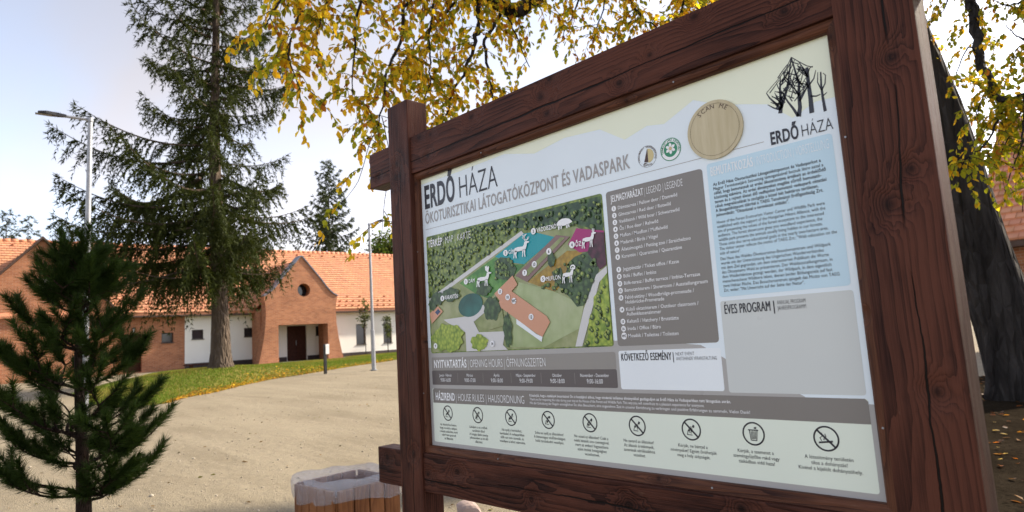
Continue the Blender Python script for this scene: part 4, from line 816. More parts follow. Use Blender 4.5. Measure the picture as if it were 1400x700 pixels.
m2 = t.new('ShaderNodeMixShader'); m2.inputs[0].default_value = .70; t.l.new(m1.outputs[0], m2.inputs[1]); t.l.new(tr.outputs[0], m2.inputs[2]); t.l.new(m2.outputs[0], t.out.inputs[0]); BAG = t.m
def rrect(hx, hy, r, n=72):
    out = []
    for k in range(n):
        a = 2*math.pi*(k+.5)/n; c_, s_ = math.cos(a), math.sin(a); p = 18.0
        q = (abs(c_/hx)**p+abs(s_/hy)**p)**(-1/p); out.append((q*c_, q*s_))
    return out
NB = 96; V = []; rows = []
prof = [(o_, z_-.075) for o_, z_ in ((-.055, .34), (-.045, .52), (-.032, .63), (-.026, .705), (-.016, .752), (.004, .772), (.022, .776), (.032, .766), (.036, .74), (.035, .70), (.034, .675), (.030, .648))]
ph = np.random.default_rng(3).uniform(0, 6.28, 8)
for j, (o_, z_) in enumerate(prof):
    for k, (a, b) in enumerate(rrect(HD+o_, HS+o_, .05, NB)):
        u = 2*math.pi*k/NB; amp = .009*(1 if j > 7 else .6)*(abs(j-5.5)/6+.12)
        wv_ = math.sin(9*u+ph[0])+.7*math.sin(17*u+ph[1]+j*.4)+.5*math.sin(31*u+ph[2]-j*.5)
        sc = 1+amp*wv_/.25
        zz_ = z_+(.010*math.sin(3*u+ph[3])+.007*math.sin(7*u+ph[4]))*(1.0 if j > 3 else .3)+(.010*math.sin(2*u+ph[5])+.006*math.sin(5*u+ph[6]) if j > 8 else 0)
        V.append(BW(a*sc, b*sc, zz_))
Fq = [(j*NB+k, j*NB+(k+1) % NB, (j+1)*NB+(k+1) % NB, (j+1)*NB+k) for j in range(len(prof)-1) for k in range(NB)]
bag = link('bag_liner', np_mesh('bag_liner', V, Fq, BAG, smooth=True), None, litter); bag.matrix_parent_inverse = Matrix.Translation(-world_loc(litter))
tag(litter, 'wooden slatted litter bin with clear plastic bag beside the board', 'litter bin')
# ------------------------------------------------------------------ street lamps
def lamp(base, h, arm, label):
    lp = empty('street_lamp', tuple(base)); x, y, z = base
    part(MB().tube([(x, y, z-.3), (x, y, z+1.6), (x, y, z+1.62), (x, y, z+h)], [.085, .082, .062, .045], 14), 'pole', STEEL, lp, smooth=False)
    part(MB().tube([(x, y, z), (x, y, z+.03)], .14, 16), 'base_flange', STEEL, lp)
    part(MB().tube([(x, y, z+h-.04), (x, y, z+h+.05)], .058, 12), 'pole_cap', STEEL, lp)
    ax, ay, az = arm; L = math.hypot(ax, ay); d = np.array([ax/L, ay/L, 0]); n_ = np.array([-d[1], d[0], 0])
    a0 = np.array([x, y, z+h]); a1 = a0+np.array([ax*.52, ay*.52, az*.52]); a2 = a0+np.array(arm)
    part(MB().tube([a0, a1], .03, 10), 'arm', STEEL, lp)
    ax_ = (a2-a1)/np.linalg.norm(a2-a1); up_ = np.cross(n_, ax_); up_ = up_*np.sign(up_[2])
    m = MB(); sec = [(-.05, .035, -.02, .03), (.12, .055, -.03, .04), (.3, .10, -.025, .03), (np.linalg.norm(a2-a1), .07, -.015, .01)]
    vs = [a1+ax_*s_+n_*w_*e+up_*(hh) for s_, w_, lo, hi in sec for e, hh in ((-1, lo), (1, lo), (1, hi), (-1, hi))]
    fs = [(4*i+k, 4*i+(k+1) % 4, 4*i+4+(k+1) % 4, 4*i+4+k) for i in range(3) for k in range(4)]+[(0, 1, 2, 3), (12, 13, 14, 15)]
    hd = part(m.add(vs, fs), 'lamp_head', BLACK, lp)
    part(MB().add([a1+ax_*s_+n_*w_*e+up_*-.034 for s_, w_, e in ((.2, .07, -1), (.2, .07, 1), (.48, .07, 1), (.48, .07, -1))], [(0, 1, 2, 3)]), 'lens', GLASS, hd)
    m = MB()
    for q in range(4): m.box(-.06, .06, -.002, .002, 0, .02, lambda a, b, c_, q=q: tuple(a1+ax_*(.06+q*.03+b)+n_*a+up_*(c_+.04)))
    part(m, 'cooling_fins', BLACK, hd); tag(lp, label, 'street lamp', 'street lamps in the yard'); return lp
b1 = dep(116, 500, 16.0); g1 = fz(b1[0], b1[1]); t1 = dep(113.5, 163, 16.0); e1 = dep(41, 152, 16.0)
lamp((b1[0], b1[1], g1), t1[2]-g1, tuple(e1-t1), 'tall galvanised street lamp rising behind the young pine at the left')
b2_ = dep(511, 500, 26.6); g2 = fz(b2_[0], b2_[1]); t2 = dep(506, 307, 26.6); e2 = dep(519, 302.5, 26.6)
lamp((b2_[0], b2_[1], g2), t2[2]-g2, tuple((e2-t2)*1.25), 'thin galvanised street lamp in front of the house, next to the board')
# ------------------------------------------------------------------ bollard light with white plate
pb = gnd(445, 511); bo = empty('marker_post', tuple(pb)); x, y, z = pb
part(MB().box(x-.05, x+.05, y-.05, y+.05, z-.1, z+1.15), 'post', BLACK, bo, bevel=.006)
part(MB().box(x+.052, x+.07, y+.0, y+.15, z+.76, z+1.15), 'plate', WHITE, bo, bevel=.004)
tag(bo, 'short black marker post with white plate at the lawn edge', 'marker post')
# ------------------------------------------------------------------ things by the spruce
bp = np.array(HW(-5.6, 1.1, 0)); bz = lawn_z(bp[0], bp[1])
bn = empty('bench', (bp[0], bp[1], bz))
for i in range(3): part(MB().box(-6.7, -4.5, .82+i*.13, .93+i*.13, bz+.22, bz+.27, HW), 'seat_board', DARKW, bn, bevel=.008)
for a in (-6.4, -4.9): part(MB().box(a, a+.14, .86, 1.14, bz-.1, bz+.22, HW), 'leg', DARKW, bn)
tag(bn, 'low dark wooden bench against the white wall by the spruce', 'bench')
bk = empty('bag', HW(-5.05, 1.0, bz+.27)); m = MB(); q = np.array(bk.location)
prof_ = [(.0, .17, .12), (.06, .20, .15), (.2, .19, .14), (.30, .14, .10), (.35, .06, .05)]
vs = [tuple(q+HU*a*math.cos(2*math.pi*k/14)+HN*b*math.sin(2*math.pi*k/14)+np.array([0, 0, z_+.02*math.sin(k*2.1)])) for z_, a, b in prof_ for k in range(14)]
m.add(vs, [(14*i+k, 14*i+(k+1) % 14, 14*i+14+(k+1) % 14, 14*i+14+k) for i in range(4) for k in range(14)]+[tuple(range(14)), tuple(56+k for k in range(14))])
part(m, 'body', plain('dark_blue_cloth', (.03, .035, .07), .8, (.05, .06, .12), 12, .4), bk, smooth=True); part(MB().tube([tuple(q+HU*.12*math.cos(a)+np.array([0, 0, .3+.12*math.sin(a)])) for a in [math.pi*k/8 for k in range(9)]], .012, 6), 'strap', BLACK, bk)
tag(bk, 'small dark blue bag sitting on the low bench', 'bag')
def rock(name, p, s, mt, label, seed):
    bm = bmesh.new(); bmesh.ops.create_icosphere(bm, subdivisions=3, radius=1); rr = random.Random(seed); ax = [Vector((rr.gauss(0, 1), rr.gauss(0, 1), rr.gauss(0, 1))).normalized() for _ in range(9)]; hs = [rr.uniform(.62, .92) for _ in ax]
    for v in bm.verts:
        for a, h in zip(ax, hs):
            dd = v.co.dot(a)
            if dd > h: v.co -= a*(dd-h)*.85
        v.co = Vector((v.co.x*s[0], v.co.y*s[1], v.co.z*s[2]))
    me = bpy.data.meshes.new(name); bm.to_mesh(me); bm.free(); me.materials.append(mt); o = link(name, me); o.location = (p[0], p[1], p[2]+s[2]*.55); tag(o, label, 'rock'); return o
STONE = plain('pink_stone', (.42, .31, .27), .85, (.30, .22, .19), 5, .5)
gp = gnd(640, 708); rock('rock', gp, (.13, .11, .09), STONE, 'pinkish stone on the gravel showing under the board', 4)
# ------------------------------------------------------------------ foliage tools
def needles(base, dirs, length, width, col, jit=.15):
    """thin triangles: base (N,3), dirs (N,3) unit; returns verts, faces, colors"""
    n = len(base); side = np.cross(dirs, rng.normal(size=(n, 3))); side /= np.linalg.norm(side, axis=1, keepdims=True)+1e-9
    L = length*rng.uniform(.7, 1.15, (n, 1)); w = width*rng.uniform(.8, 1.2, (n, 1))
    V = np.empty((n, 3, 3)); V[:, 0] = base-side*w/2; V[:, 1] = base+side*w/2; V[:, 2] = base+dirs*L
    C = np.repeat((np.array(col)*rng.uniform(1-jit, 1+jit, (n, 1)))[:, None, :], 3, axis=1)
    return V.reshape(-1, 3), np.arange(n*3).reshape(-1, 3), C.reshape(-1, 3)
def bark(name, a, b, vs=14):
    t = NT(name); co = t.mapping(t.coord(), (1, 1, .22)); v = t.voro(co, vs, 'DISTANCE_TO_EDGE'); n = t.noise(co, vs*.5, 5, .65)
    return t.set(t.mix(t.rng(n, .3, .7), a, b), .95, t.bump(t.math('ADD', t.math('MULTIPLY', t.rng(v, 0, .35), 1.5), n), 1.0, .06), .12)
BARK_S = bark('spruce_bark', (.13, .10, .075), (.075, .055, .042), 9); BARK_P = bark('pine_bark', (.085, .055, .04), (.045, .028, .02), 40); BARK_D = bark('dark_bark', (.055, .05, .048), (.016, .014, .014), 9)
NEED_S = leafy('spruce_needles', .25, .6); NEED_P = leafy('pine_needles', .35, .5); LEAF = leafy('autumn_leaf', .62, .45)
def spruce(name, base, H, z_low, Lfun, nb, label, seed, r0=.4, dens=1.0, nl=.16, nw=.035, col=(.040, .058, .016), group=None, lean=(0, 0), azbias=None, twig_step=.16, trunk_n=14, hangk=1.0, hexp=1.0):
    rs = np.random.default_rng(seed); tr_ = empty(name, tuple(base)); base = np.array(base, float)
    axis = lambda h: base+np.array([lean[0]*h/H+.06*math.sin(h*.5), lean[1]*h/H+.05*math.cos(h*.43)-.05, h])
    hs = np.concatenate([[-.2, 0, .25, .6, 1.2], np.linspace(2, H, 16)])
    rad = [r0*1.55, r0*1.45, r0*1.22, r0*1.08, r0]+[r0*max(.03, (1-(h/H))**1.3) for h in np.linspace(2, H, 16)]
    part(MB().tube([axis(h) for h in hs], rad, trunk_n), 'trunk', BARK_S, tr_, smooth=True)
    br = MB(); B = []; D = []; hh = z_low; k = 0
    heights = z_low+(H-z_low)*(np.arange(nb)/nb)**hexp
    for k, h in enumerate(heights):
        az = k*2.39996+rs.uniform(-.5, .5)
        if azbias is not None and rs.random() < .0: pass
        L = Lfun(h, az, rs)
        if L < .15: continue
        out = np.array([math.cos(az), math.sin(az), 0]); sd_ = np.array([-math.sin(az), math.cos(az), 0]); p0 = axis(h)
        f = (h-z_low)/(H-z_low); up0 = -.45+.95*f; n = max(5, int(L/.3)); pts = []
        sag = rs.uniform(.8, 1.2)
        for i in range(n+1):
            s = i/n; zz_ = L*(up0*s*sag*.75+(.34-.10*f)*s**2.2)-.04*L*math.sin(s*3.1); pts.append(p0+out*L*s*.96+sd_*L*.10*math.sin(s*2.2+k)+np.array([0, 0, zz_]))
        pts = np.array(pts); br.tube(pts, [max(.008, .075*r0/.4*(L/5)**.7*(1-.88*i/n)) for i in range(n+1)], 5)
        seg = np.cumsum(np.r_[0, np.linalg.norm(np.diff(pts, axis=0), axis=1)]); tot = seg[-1]
        for s in np.arange(tot*.05, tot, twig_step*rs.uniform(.8, 1.2)):
            fr = s/tot; P = np.array([np.interp(s, seg, pts[:, c_]) for c_ in range(3)]); tg = np.array([np.interp(min(s+.1, tot), seg, pts[:, c_]) for c_ in range(3)])-P; tg /= np.linalg.norm(tg)+1e-9
            for sg_ in (-1, 1):
                if rs.random() > .82*dens: continue
                l2 = min(1.35, (.22+.30*L*(1-fr)**.8*(.35+fr)))*rs.uniform(.55, 1.15); hang = rs.uniform(.35, 1.5)*(1.1-.5*f)*hangk
                d2 = tg*rs.uniform(.4, .9)+sg_*sd_*rs.uniform(.45, .95)+np.array([0, 0, -.25*hang]); d2 /= np.linalg.norm(d2)
                m_ = max(3, int(l2/.062)); q = np.arange(1, m_+1)/m_
                tw = P+d2*l2*q[:, None]*.85+np.array([0, 0, -1.0])*(l2*hang*.55*q**2)[:, None]
                td = d2*.85+np.array([0, 0, -1.0])*(l2*hang*1.1*q)[:, None]; td /= np.linalg.norm(td, axis=1, keepdims=True)
                for _ in range(3):
                    B.append(tw+rs.normal(size=tw.shape)*.018); dd = td*.75+rs.normal(size=tw.shape)*.50+np.array([0, 0, -.22]); D.append(dd/np.linalg.norm(dd, axis=1, keepdims=True))
        tip = pts[-1]+rs.normal(size=(10, 3))*.05; B.append(tip); dd = np.tile(out*.8+np.array([0, 0, .3]), (10, 1))+rs.normal(size=(10, 3))*.4; D.append(dd/np.linalg.norm(dd, axis=1, keepdims=True))
    tag(part(br, 'branches', BARK_S, tr_, recalc=False), kind='stuff')
    B = np.concatenate(B); D = np.concatenate(D); V, F_, C = needles(B, D, nl, nw, col, .35)
    o = link('crown', np_mesh('crown', V, F_, NEED_S, C), None, tr_); o.matrix_parent_inverse = Matrix.Translation(-world_loc(tr_)); tag(o, kind='stuff')
    tag(tr_, label, 'tree', group); return tr_
# the big spruce: its crown is fuller on the left, seen from the board
vl = -np.array([Rt[0], Rt[1]]); vl /= np.linalg.norm(vl)
SPR[2] = lawn_z(SPR[0], SPR[1])
def L_big(h, az, rs):
    f = min(.99, (h-3.1)/22.9); L = 4.9*(1-f)**.70*rs.uniform(.6, 1.15)*(0 if rs.random() < .08 else 1); s = math.cos(az)*vl[0]+math.sin(az)*vl[1]
    L *= 1+.70*max(0, s)*math.exp(-((h-6.2)/2.3)**2)-.15*max(0, -s)
    if h < 4.6: L *= .85 if s > -.3 else .62
    return L
spruce('spruce_tree', tuple(SPR), 26.0, 3.7, L_big, 145, 'big old spruce with drooping branches on the lawn before the house', 11, r0=.34, dens=1.0, lean=(.2, -.35), nl=.20, nw=.050, twig_step=.15, col=(.030, .039, .009), hangk=1.7, hexp=1.25)
# far conifers
pf = CAM+ray(450, 300)*62; zf_ = gz(pf[0], pf[1]); tp = dep(451, 217, 62)
spruce('spruce_tree', (pf[0], pf[1], zf_), tp[2]-zf_, 5.0, lambda h, az, rs: 4.6*(1-(h-5)/(tp[2]-zf_-5))**.8*rs.uniform(.7, 1.15), 92, 'pointed spruce standing behind the house roof near the board', 21, r0=.35, dens=1.15, nl=.32, nw=.085, col=(.045, .06, .028), twig_step=.34, trunk_n=8, group='trees behind the house')
pf2 = CAM+ray(10, 330)*58; zf2 = gz(pf2[0], pf2[1]); tp2 = dep(9, 286, 58)
spruce('spruce_tree', (pf2[0], pf2[1], zf2), tp2[2]-zf2, 4.0, lambda h, az, rs: 3.3*(1-(h-4)/(tp2[2]-zf2-4))**.8*rs.uniform(.7, 1.1), 60, 'thin dark spruce behind the brick gable at the far left', 22, r0=.3, dens=.7, nl=.28, nw=.06, col=(.035, .046, .022), twig_step=.34, trunk_n=8, group='trees behind the house')
pf3 = CAM+ray(40, 330)*60; tp3 = dep(37, 293, 60)
spruce('spruce_tree', (pf3[0], pf3[1], gz(pf3[0], pf3[1])), tp3[2]-zf2, 4.0, lambda h, az, rs: 2.5*(1-(h-4)/(tp3[2]-zf2-4))**.8*rs.uniform(.7, 1.1), 50, 'smaller dark spruce just right of the thin one behind the gable', 23, r0=.26, dens=.7, nl=.28, nw=.06, col=(.035, .046, .022), twig_step=.34, trunk_n=8, group='trees behind the house')
# ------------------------------------------------------------------ broadleaf trees far behind
def leafmesh(P, AX, NR, L, Wd, C):
    """ovate leaves folded along the midrib: P base, AX axis, NR normal (all N,3)"""
    n = len(P); AX = AX/(np.linalg.norm(AX, axis=1, keepdims=True)+1e-9); S = np.cross(AX, NR); S /= np.linalg.norm(S, axis=1, keepdims=True)+1e-9; N_ = np.cross(S, AX)
    L = np.asarray(L).reshape(-1, 1); w = np.asarray(Wd).reshape(-1, 1)
    V = np.empty((n, 6, 3)); V[:, 0] = P; V[:, 1] = P+AX*L*.42+S*w*.5+N_*w*.10; V[:, 2] = P+AX*L*.80+S*w*.30+N_*w*.05-N_*L*.03; V[:, 3] = P+AX*L-N_*L*.08; V[:, 4] = P+AX*L*.80-S*w*.30+N_*w*.05-N_*L*.03; V[:, 5] = P+AX*L*.42-S*w*.5+N_*w*.10
    b = (np.arange(n)*6)[:, None, None]; F_ = np.array([[0, 1, 2, 3], [0, 3, 4, 5]])[None]+b
    return V.reshape(-1, 3), F_.reshape(-1, 4), np.repeat(C[:, None, :], 6, axis=1).reshape(-1, 3)
def round_tree(px_, py_top, d, wid, label, seed, col, name='broadleaf_tree', group='trees behind the house', n=5200, ls=.34):
    rs = np.random.default_rng(seed); p = CAM+ray(px_, 400)*d; z0 = gz(p[0], p[1]); H = dep(px_, py_top, d)[2]-z0; o = empty(name, (p[0], p[1], z0)); r = wid/2
    part(MB().tube([(p[0], p[1], z0-.3), (p[0], p[1], z0+H*.2), (p[0]+.1, p[1], z0+H*.5), (p[0], p[1]+.1, z0+H*.9)], [.35, .26, .18, .05], 9), 'trunk', BARK_D, o, smooth=True)
    K = 26; cc = rs.normal(size=(K, 3)); cc /= np.linalg.norm(cc, axis=1, keepdims=True); cc *= rs.uniform(.35, .85, (K, 1)); cen = np.array([p[0], p[1], z0+H*.6])
    cc = cen+cc*np.array([r, r, H*.40]); m = MB()
    for c_ in cc: m.tube([(p[0], p[1], z0+H*.35), tuple((np.array([p[0], p[1], z0+H*.5])+c_)/2), tuple(c_)], [.10, .06, .02], 5)
    tag(part(m, 'branches', BARK_D, o), kind='stuff')
    k = rs.integers(0, K, n); P = cc[k]+rs.normal(size=(n, 3))*np.array([r, r, H*.4])*.17; ax = rs.normal(size=(n, 3))+np.array([0, 0, -.4]); nr = rs.normal(size=(n, 3))+np.array([0, 0, .8])
    C = np.array(col)*rs.uniform(.6, 1.35, (n, 1))*(1+.12*rs.normal(size=(n, 3)))*rs.uniform(.8, 1.2, K)[k][:, None]
    V, F_, C = leafmesh(P, ax, nr, ls*rs.uniform(.7, 1.2, n), ls*.7*rs.uniform(.7, 1.2, n), np.clip(C, .003, 1))
    c_ = link('crown', np_mesh('crown', V, F_, LEAF, C), None, o); c_.matrix_parent_inverse = Matrix.Translation(-world_loc(o)); tag(c_, kind='stuff'); tag(o, label, 'tree', group)
round_tree(528, 306, 60, 6.5, 'rounded dark green tree behind the roof right of the lamp', 31, (.045, .065, .015))
round_tree(548, 312, 66, 8, 'green tree half hidden behind the board left post', 32, (.05, .07, .018))
round_tree(1345, 330, 70, 12, 'yellowish tree far off between board and leaning tree', 33, (.11, .10, .02))
# ------------------------------------------------------------------ young trees by the house
def sapling(px_, d_u, off, h, label, seed):
    p = np.array(HW(d_u, off, 0)); z0 = lawn_z(p[0], p[1]) if inside(lawn_poly, p[0], p[1]) else float(fz(p[0], p[1])); rs = np.random.default_rng(seed); o = empty('young_tree', (p[0], p[1], z0))
    part(MB().tube([(p[0], p[1], z0-.1), (p[0]+.02, p[1], z0+h*.5), (p[0], p[1]+.02, z0+h)], [.035, .025, .008], 6), 'trunk', BARK_D, o)
    m = MB(); P = []
    for i in range(22):
        z = z0+h*rs.uniform(.42, .98); a = rs.uniform(0, 6.28); L = h*.16*(1.25-(z-z0)/h)*rs.uniform(.6, 1.3); e = np.array([p[0]+L*math.cos(a), p[1]+L*math.sin(a), z+L*.9]); m.tube([(p[0], p[1], z), tuple(e)], [.010, .004], 4)
        for q in range(12): P.append(np.array([p[0], p[1], z])+(e-np.array([p[0], p[1], z]))*rs.uniform(.2, 1.1)+rs.normal(size=3)*.07)
    tag(part(m, 'branches', BARK_D, o), kind='stuff'); P = np.array(P); n = len(P)
    V, F_, C = leafmesh(P, rs.normal(size=(n, 3)), rs.normal(size=(n, 3)), .15*np.ones(n), .09*np.ones(n), np.array([.06, .075, .035])*rs.uniform(.6, 1.5, (n, 1)))
    c_ = link('crown', np_mesh('crown', V, F_, LEAF, C), None, o); c_.matrix_parent_inverse = Matrix.Translation(-world_loc(o)); tag(c_, kind='stuff'); tag(o, label, 'tree', 'young trees along the white wall')
sapling(493, 4.15, 1.3, 3.7, 'slim young tree before the window right of the porch', 41)
sapling(521, 5.85, 1.2, 2.6, 'thin sapling between the two tall windows', 42)
sapling(560, 8.6, 1.3, 3.4, 'young tree along the white wall behind the board', 43)
# ------------------------------------------------------------------ young pine
pp = CAM+ray(108, 722)*5.9; pp[2] = fz(pp[0], pp[1]); PHT = dep(108, 337, 5.9)[2]-pp[2]-.10
pine = empty('young_pine_tree', tuple(pp)); rs = np.random.default_rng(51)
ax_p = lambda h: np.array([pp[0]+.03*math.sin(h*2.3), pp[1]+.03*math.cos(h*1.9), pp[2]+h])
part(MB().tube([ax_p(h) for h in np.linspace(-.1, PHT-.12, 14)], np.linspace(.062, .012, 14), 10), 'trunk', BARK_P, pine, smooth=True)
br = MB(); B = []; D = []; CC = []
def shoot(p, d, L, dens=1.0, k=1.0):
    n = int(420*L/.22*dens); s = rs.random(n); d = d/np.linalg.norm(d); a = rs.normal(size=(n, 3)); a -= (a @ d)[:, None]*d; a /= np.linalg.norm(a, axis=1, keepdims=True)
    B.append(p+d*(L*s)[:, None]); dd = d*(.55+.55*s[:, None])+a*(.95-.25*s[:, None]); D.append(dd/np.linalg.norm(dd, axis=1, keepdims=True)); CC.append(np.tile(np.array([.030, .052, .012])*k*rs.uniform(.85, 1.2), (n, 1)))
whorls = [(.50, 1.25, 5), (.74, 1.35, 5), (1.05, 1.25, 6), (1.40, 1.05, 6), (1.75, .80, 5), (2.08, .52, 5), (2.36, .24, 4)]; sc_ = PHT/2.55
for w_i, (h, L, nb) in enumerate(whorls):
    h *= sc_
    for k in range(nb):
        az = 2*math.pi*k/nb+w_i*1.1+rs.uniform(-.3, .3); l = L*.385*rs.uniform(.75, 1.2); out = np.array([math.cos(az), math.sin(az), 0]); sd_ = np.array([-math.sin(az), math.cos(az), 0]); p0 = ax_p(h+rs.uniform(-.05, .05))
        el = .10+.13*w_i*.6; n = 8; pts = [p0+out*l*(i/n)+np.array([0, 0, l*(el*(i/n)+.30*(i/n)**2.4)])+sd_*.06*math.sin(i*.7+k) for i in range(n+1)]; br.tube(pts, [.016*(1-.7*i/n)*(.6+.4*l) for i in range(n+1)], 6)
        pts = np.array(pts); dirT = pts[-1]-pts[-3]; shoot(pts[-1]-dirT/np.linalg.norm(dirT)*.12, dirT+np.array([0, 0, .06]), .27, 1.0)
        for i in range(2, n+1):
            for sg_ in (-1, 1):
                if rs.random() < .42:
                    d2 = (pts[min(i, n)]-pts[i-1]); d2 = d2/np.linalg.norm(d2)*rs.uniform(.5, .9)+sg_*sd_*rs.uniform(.5, 1.0)+np.array([0, 0, rs.uniform(-.05, .55)]); d2 /= np.linalg.norm(d2); l2 = rs.uniform(.08, .22)*(1.15-.5*i/n); q = pts[i]+d2*l2
                    br.tube([pts[i], q], [.006, .004], 4); shoot(q-d2*.06, d2+np.array([0, 0, .28]), rs.uniform(.15, .24), .95)
tp_ = ax_p(PHT-.2)
shoot(tp_, np.array([0, 0, 1.0]), .26, 1.2)
for k in range(5): a = k*1.26; shoot(ax_p(PHT-.24), np.array([.75*math.cos(a), .75*math.sin(a), .8]), .22, 1.0)
tag(part(br, 'branches', BARK_P, pine), kind='stuff')
V, F_, C = needles(np.concatenate(B), np.concatenate(D), .090, .0040, np.concatenate(CC), .35)
o = link('crown', np_mesh('crown', V, F_, NEED_P, C), None, pine); o.matrix_parent_inverse = Matrix.Translation(-world_loc(pine)); tag(o, kind='stuff')
tag(pine, 'dark green young pine with long needles in the left foreground', 'tree')
# ------------------------------------------------------------------ leaning tree with golden leaves
tb = gnd(1412, 547); big = empty('leaning_tree', tuple(tb)); rs = np.random.default_rng(61)
D0 = math.hypot(tb[0]-CAM[0], tb[1]-CAM[1])
tc = [tb+np.array([.05, 0, -.4]), tb, tb+np.array([-.06, .0, .35])]+[dep(x, y, D0-.1*i) for i, (x, y) in enumerate(((1375, 440), (1334, 330), (1308, 240), (1279, 150), (1242, 60), (1200, -60), (1180, -210), (1130, -380)))]
trd = [.70, .60, .48, .42, .40, .38, .36, .34, .31, .27, .2]
tm = MB().tube(tc, trd, 22); trunk = part(tm, 'trunk', BARK_D, big, smooth=True)
for v in trunk.data.vertices:
    a = math.atan2(v.co.y-tb[1], v.co.x-tb[0]); fl = max(0, 1-(v.co.z-tb[2])/.9); dx = v.co.x-tb[0]; dy = v.co.y-tb[1]
    k = 1+.22*fl*math.sin(5*a+.6)+.03*math.sin(7*a+v.co.z*2); v.co.x = tb[0]+dx*k if fl > 0 else v.co.x; v.co.y = tb[1]+dy*k if fl > 0 else v.co.y
P3 = lambda pts: [dep(*p) for p in pts]
crown_top = tc[-3]
limbs = []   # (points, radius at start, radius at end, leafy from point index, density)
A = [tc[-4], dep(1080, -240, 11.0), dep(930, -200, 9.0), dep(820, -90, 7.8), dep(736, -4, 7.0), dep(716, 19, 6.8), dep(668, 0, 6.6), dep(600, -34, 6.35), dep(520, -42, 6.1), dep(430, -30, 5.9), dep(385, 0, 5.8)]
limbs.append((A, .14, .02, 3, .7))
limbs += [(P3(p), r0, r1, 0, dn) for p, r0, r1, dn in (
 ([(668, 0, 6.6), (651, 8, 6.55), (656, 41, 6.45), (641, 84, 6.4), (618, 130, 6.3), (604, 172, 6.25)], .034, .008, 1.2),
 ([(690, 6, 6.7), (675, 36, 6.6), (661, 57, 6.55), (669, 108, 6.5), (673, 134, 6.5)], .026, .008, .7),
 ([(688, 10, 6.7), (697, 30, 6.65), (707, 52, 6.6), (724, 92, 6.6)], .014, .005, .12),
 ([(600, -34, 6.35), (552, 0, 6.1), (549, 58, 6.0), (527, 99, 5.95), (522, 160, 5.9), (504, 200, 5.85)], .022, .004, 1.15),
 ([(520, -42, 6.1), (488, 12, 5.95), (484, 80, 5.9), (482, 134, 5.85)], .018, .004, 1.25),
 ([(430, -30, 5.9), (405, 30, 5.75), (392, 75, 5.7), (410, 120, 5.7)], .016, .004, 1.25),
 ([(460, -40, 5.9), (440, 20, 5.85), (430, 60, 5.8)], .014, .004, 1.2),
 ([(385, 0, 5.8), (370, 20, 5.75), (362, 40, 5.7)], .012, .004, .9),
 ([(600, -34, 6.35), (586, 40, 6.3), (590, 100, 6.25), (580, 140, 6.2)], .018, .004, 1.3),
 ([(640, -30, 6.5), (612, 20, 6.4), (565, 60, 6.3), (545, 95, 6.3)], .018, .004, 1.3),
 ([(820, -90, 7.8), (800, -20, 7.4), (782, 20, 7.2), (770, 50, 7.1)], .02, .005, .75),
 ([(820, -90, 7.8), (850, -20, 7.4), (872, 20, 7.2), (900, 42, 7.0)], .03, .006, 1.2),
 ([(930, -200, 9), (935, -80, 8.2), (940, -10, 7.6), (925, 30, 7.3)], .035, .006, 1.2),
 ([(820, -90, 7.8), (830, -10, 7.4), (815, 45, 7.2)], .02, .005, .9),
 ([(1080, -240, 11), (1020, -110, 9.5), (990, -30, 8.4), (975, 10, 7.9)], .035, .006, 1.0),
 ([(736, -4, 7.0), (700, -60, 6.8), (640, -70, 6.5), (560, -75, 6.3), (470, -80, 6.0), (400, -60, 5.9)], .04, .01, .8),
 ([(522, 160, 5.9), (535, 215, 5.85), (528, 260, 5.8), (520, 330, 5.8)], .005, .0025, .22),
 ([(504, 200, 5.85), (490, 250, 5.85), (470, 275, 5.8)], .004, .002, .18))]
RB = [tc[-4], dep(1290, -160, 11.3), dep(1318, -60, 10.2), dep(1330, 20, 9.4), dep(1338, 75, 9.0), dep(1352, 118, 8.7), dep(1372, 140, 8.5), dep(1400, 130, 8.3), dep(1440, 90, 8.2)]
limbs.append((RB, .09, .015, 2, .8))
limbs += [(P3(p), r0, r1, 0, dn) for p, r0, r1, dn in (
 ([(1338, 75, 9), (1325, 60, 8.8), (1310, 90, 8.6), (1300, 120, 8.5)], .012, .004, .45), ([(1318, -60, 10.2), (1300, -10, 9.6), (1290, 15, 9.4)], .02, .005, .4),
 ([(1372, 140, 8.5), (1365, 165, 8.2), (1350, 195, 7.8), (1330, 212, 7.6), (1312, 222, 7.5)], .016, .004, .9), ([(1400, 130, 8.3), (1400, 180, 8.0), (1385, 215, 7.8)], .016, .004, .7), ([(1372, 140, 8.5), (1390, 170, 8.2), (1370, 205, 7.9)], .014, .004, .8),
 ([(1440, 90, 8.2), (1410, 60, 8.3), (1390, 50, 8.4), (1370, 30, 8.6)], .016, .004, .8), ([(1440, -20, 8.6), (1400, 0, 8.6), (1375, 10, 8.7), (1350, -5, 8.9)], .016, .004, .9), ([(1352, 118, 8.7), (1340, 140, 8.5), (1332, 165, 8.4)], .01, .004, .8),
 ([(1440, 90, 8.2), (1420, 140, 8.0), (1405, 235, 7.8), (1398, 290, 7.7)], .01, .003, .07), ([(1420, 140, 8.0), (1380, 240, 7.7), (1372, 280, 7.6)], .008, .003, .07))]
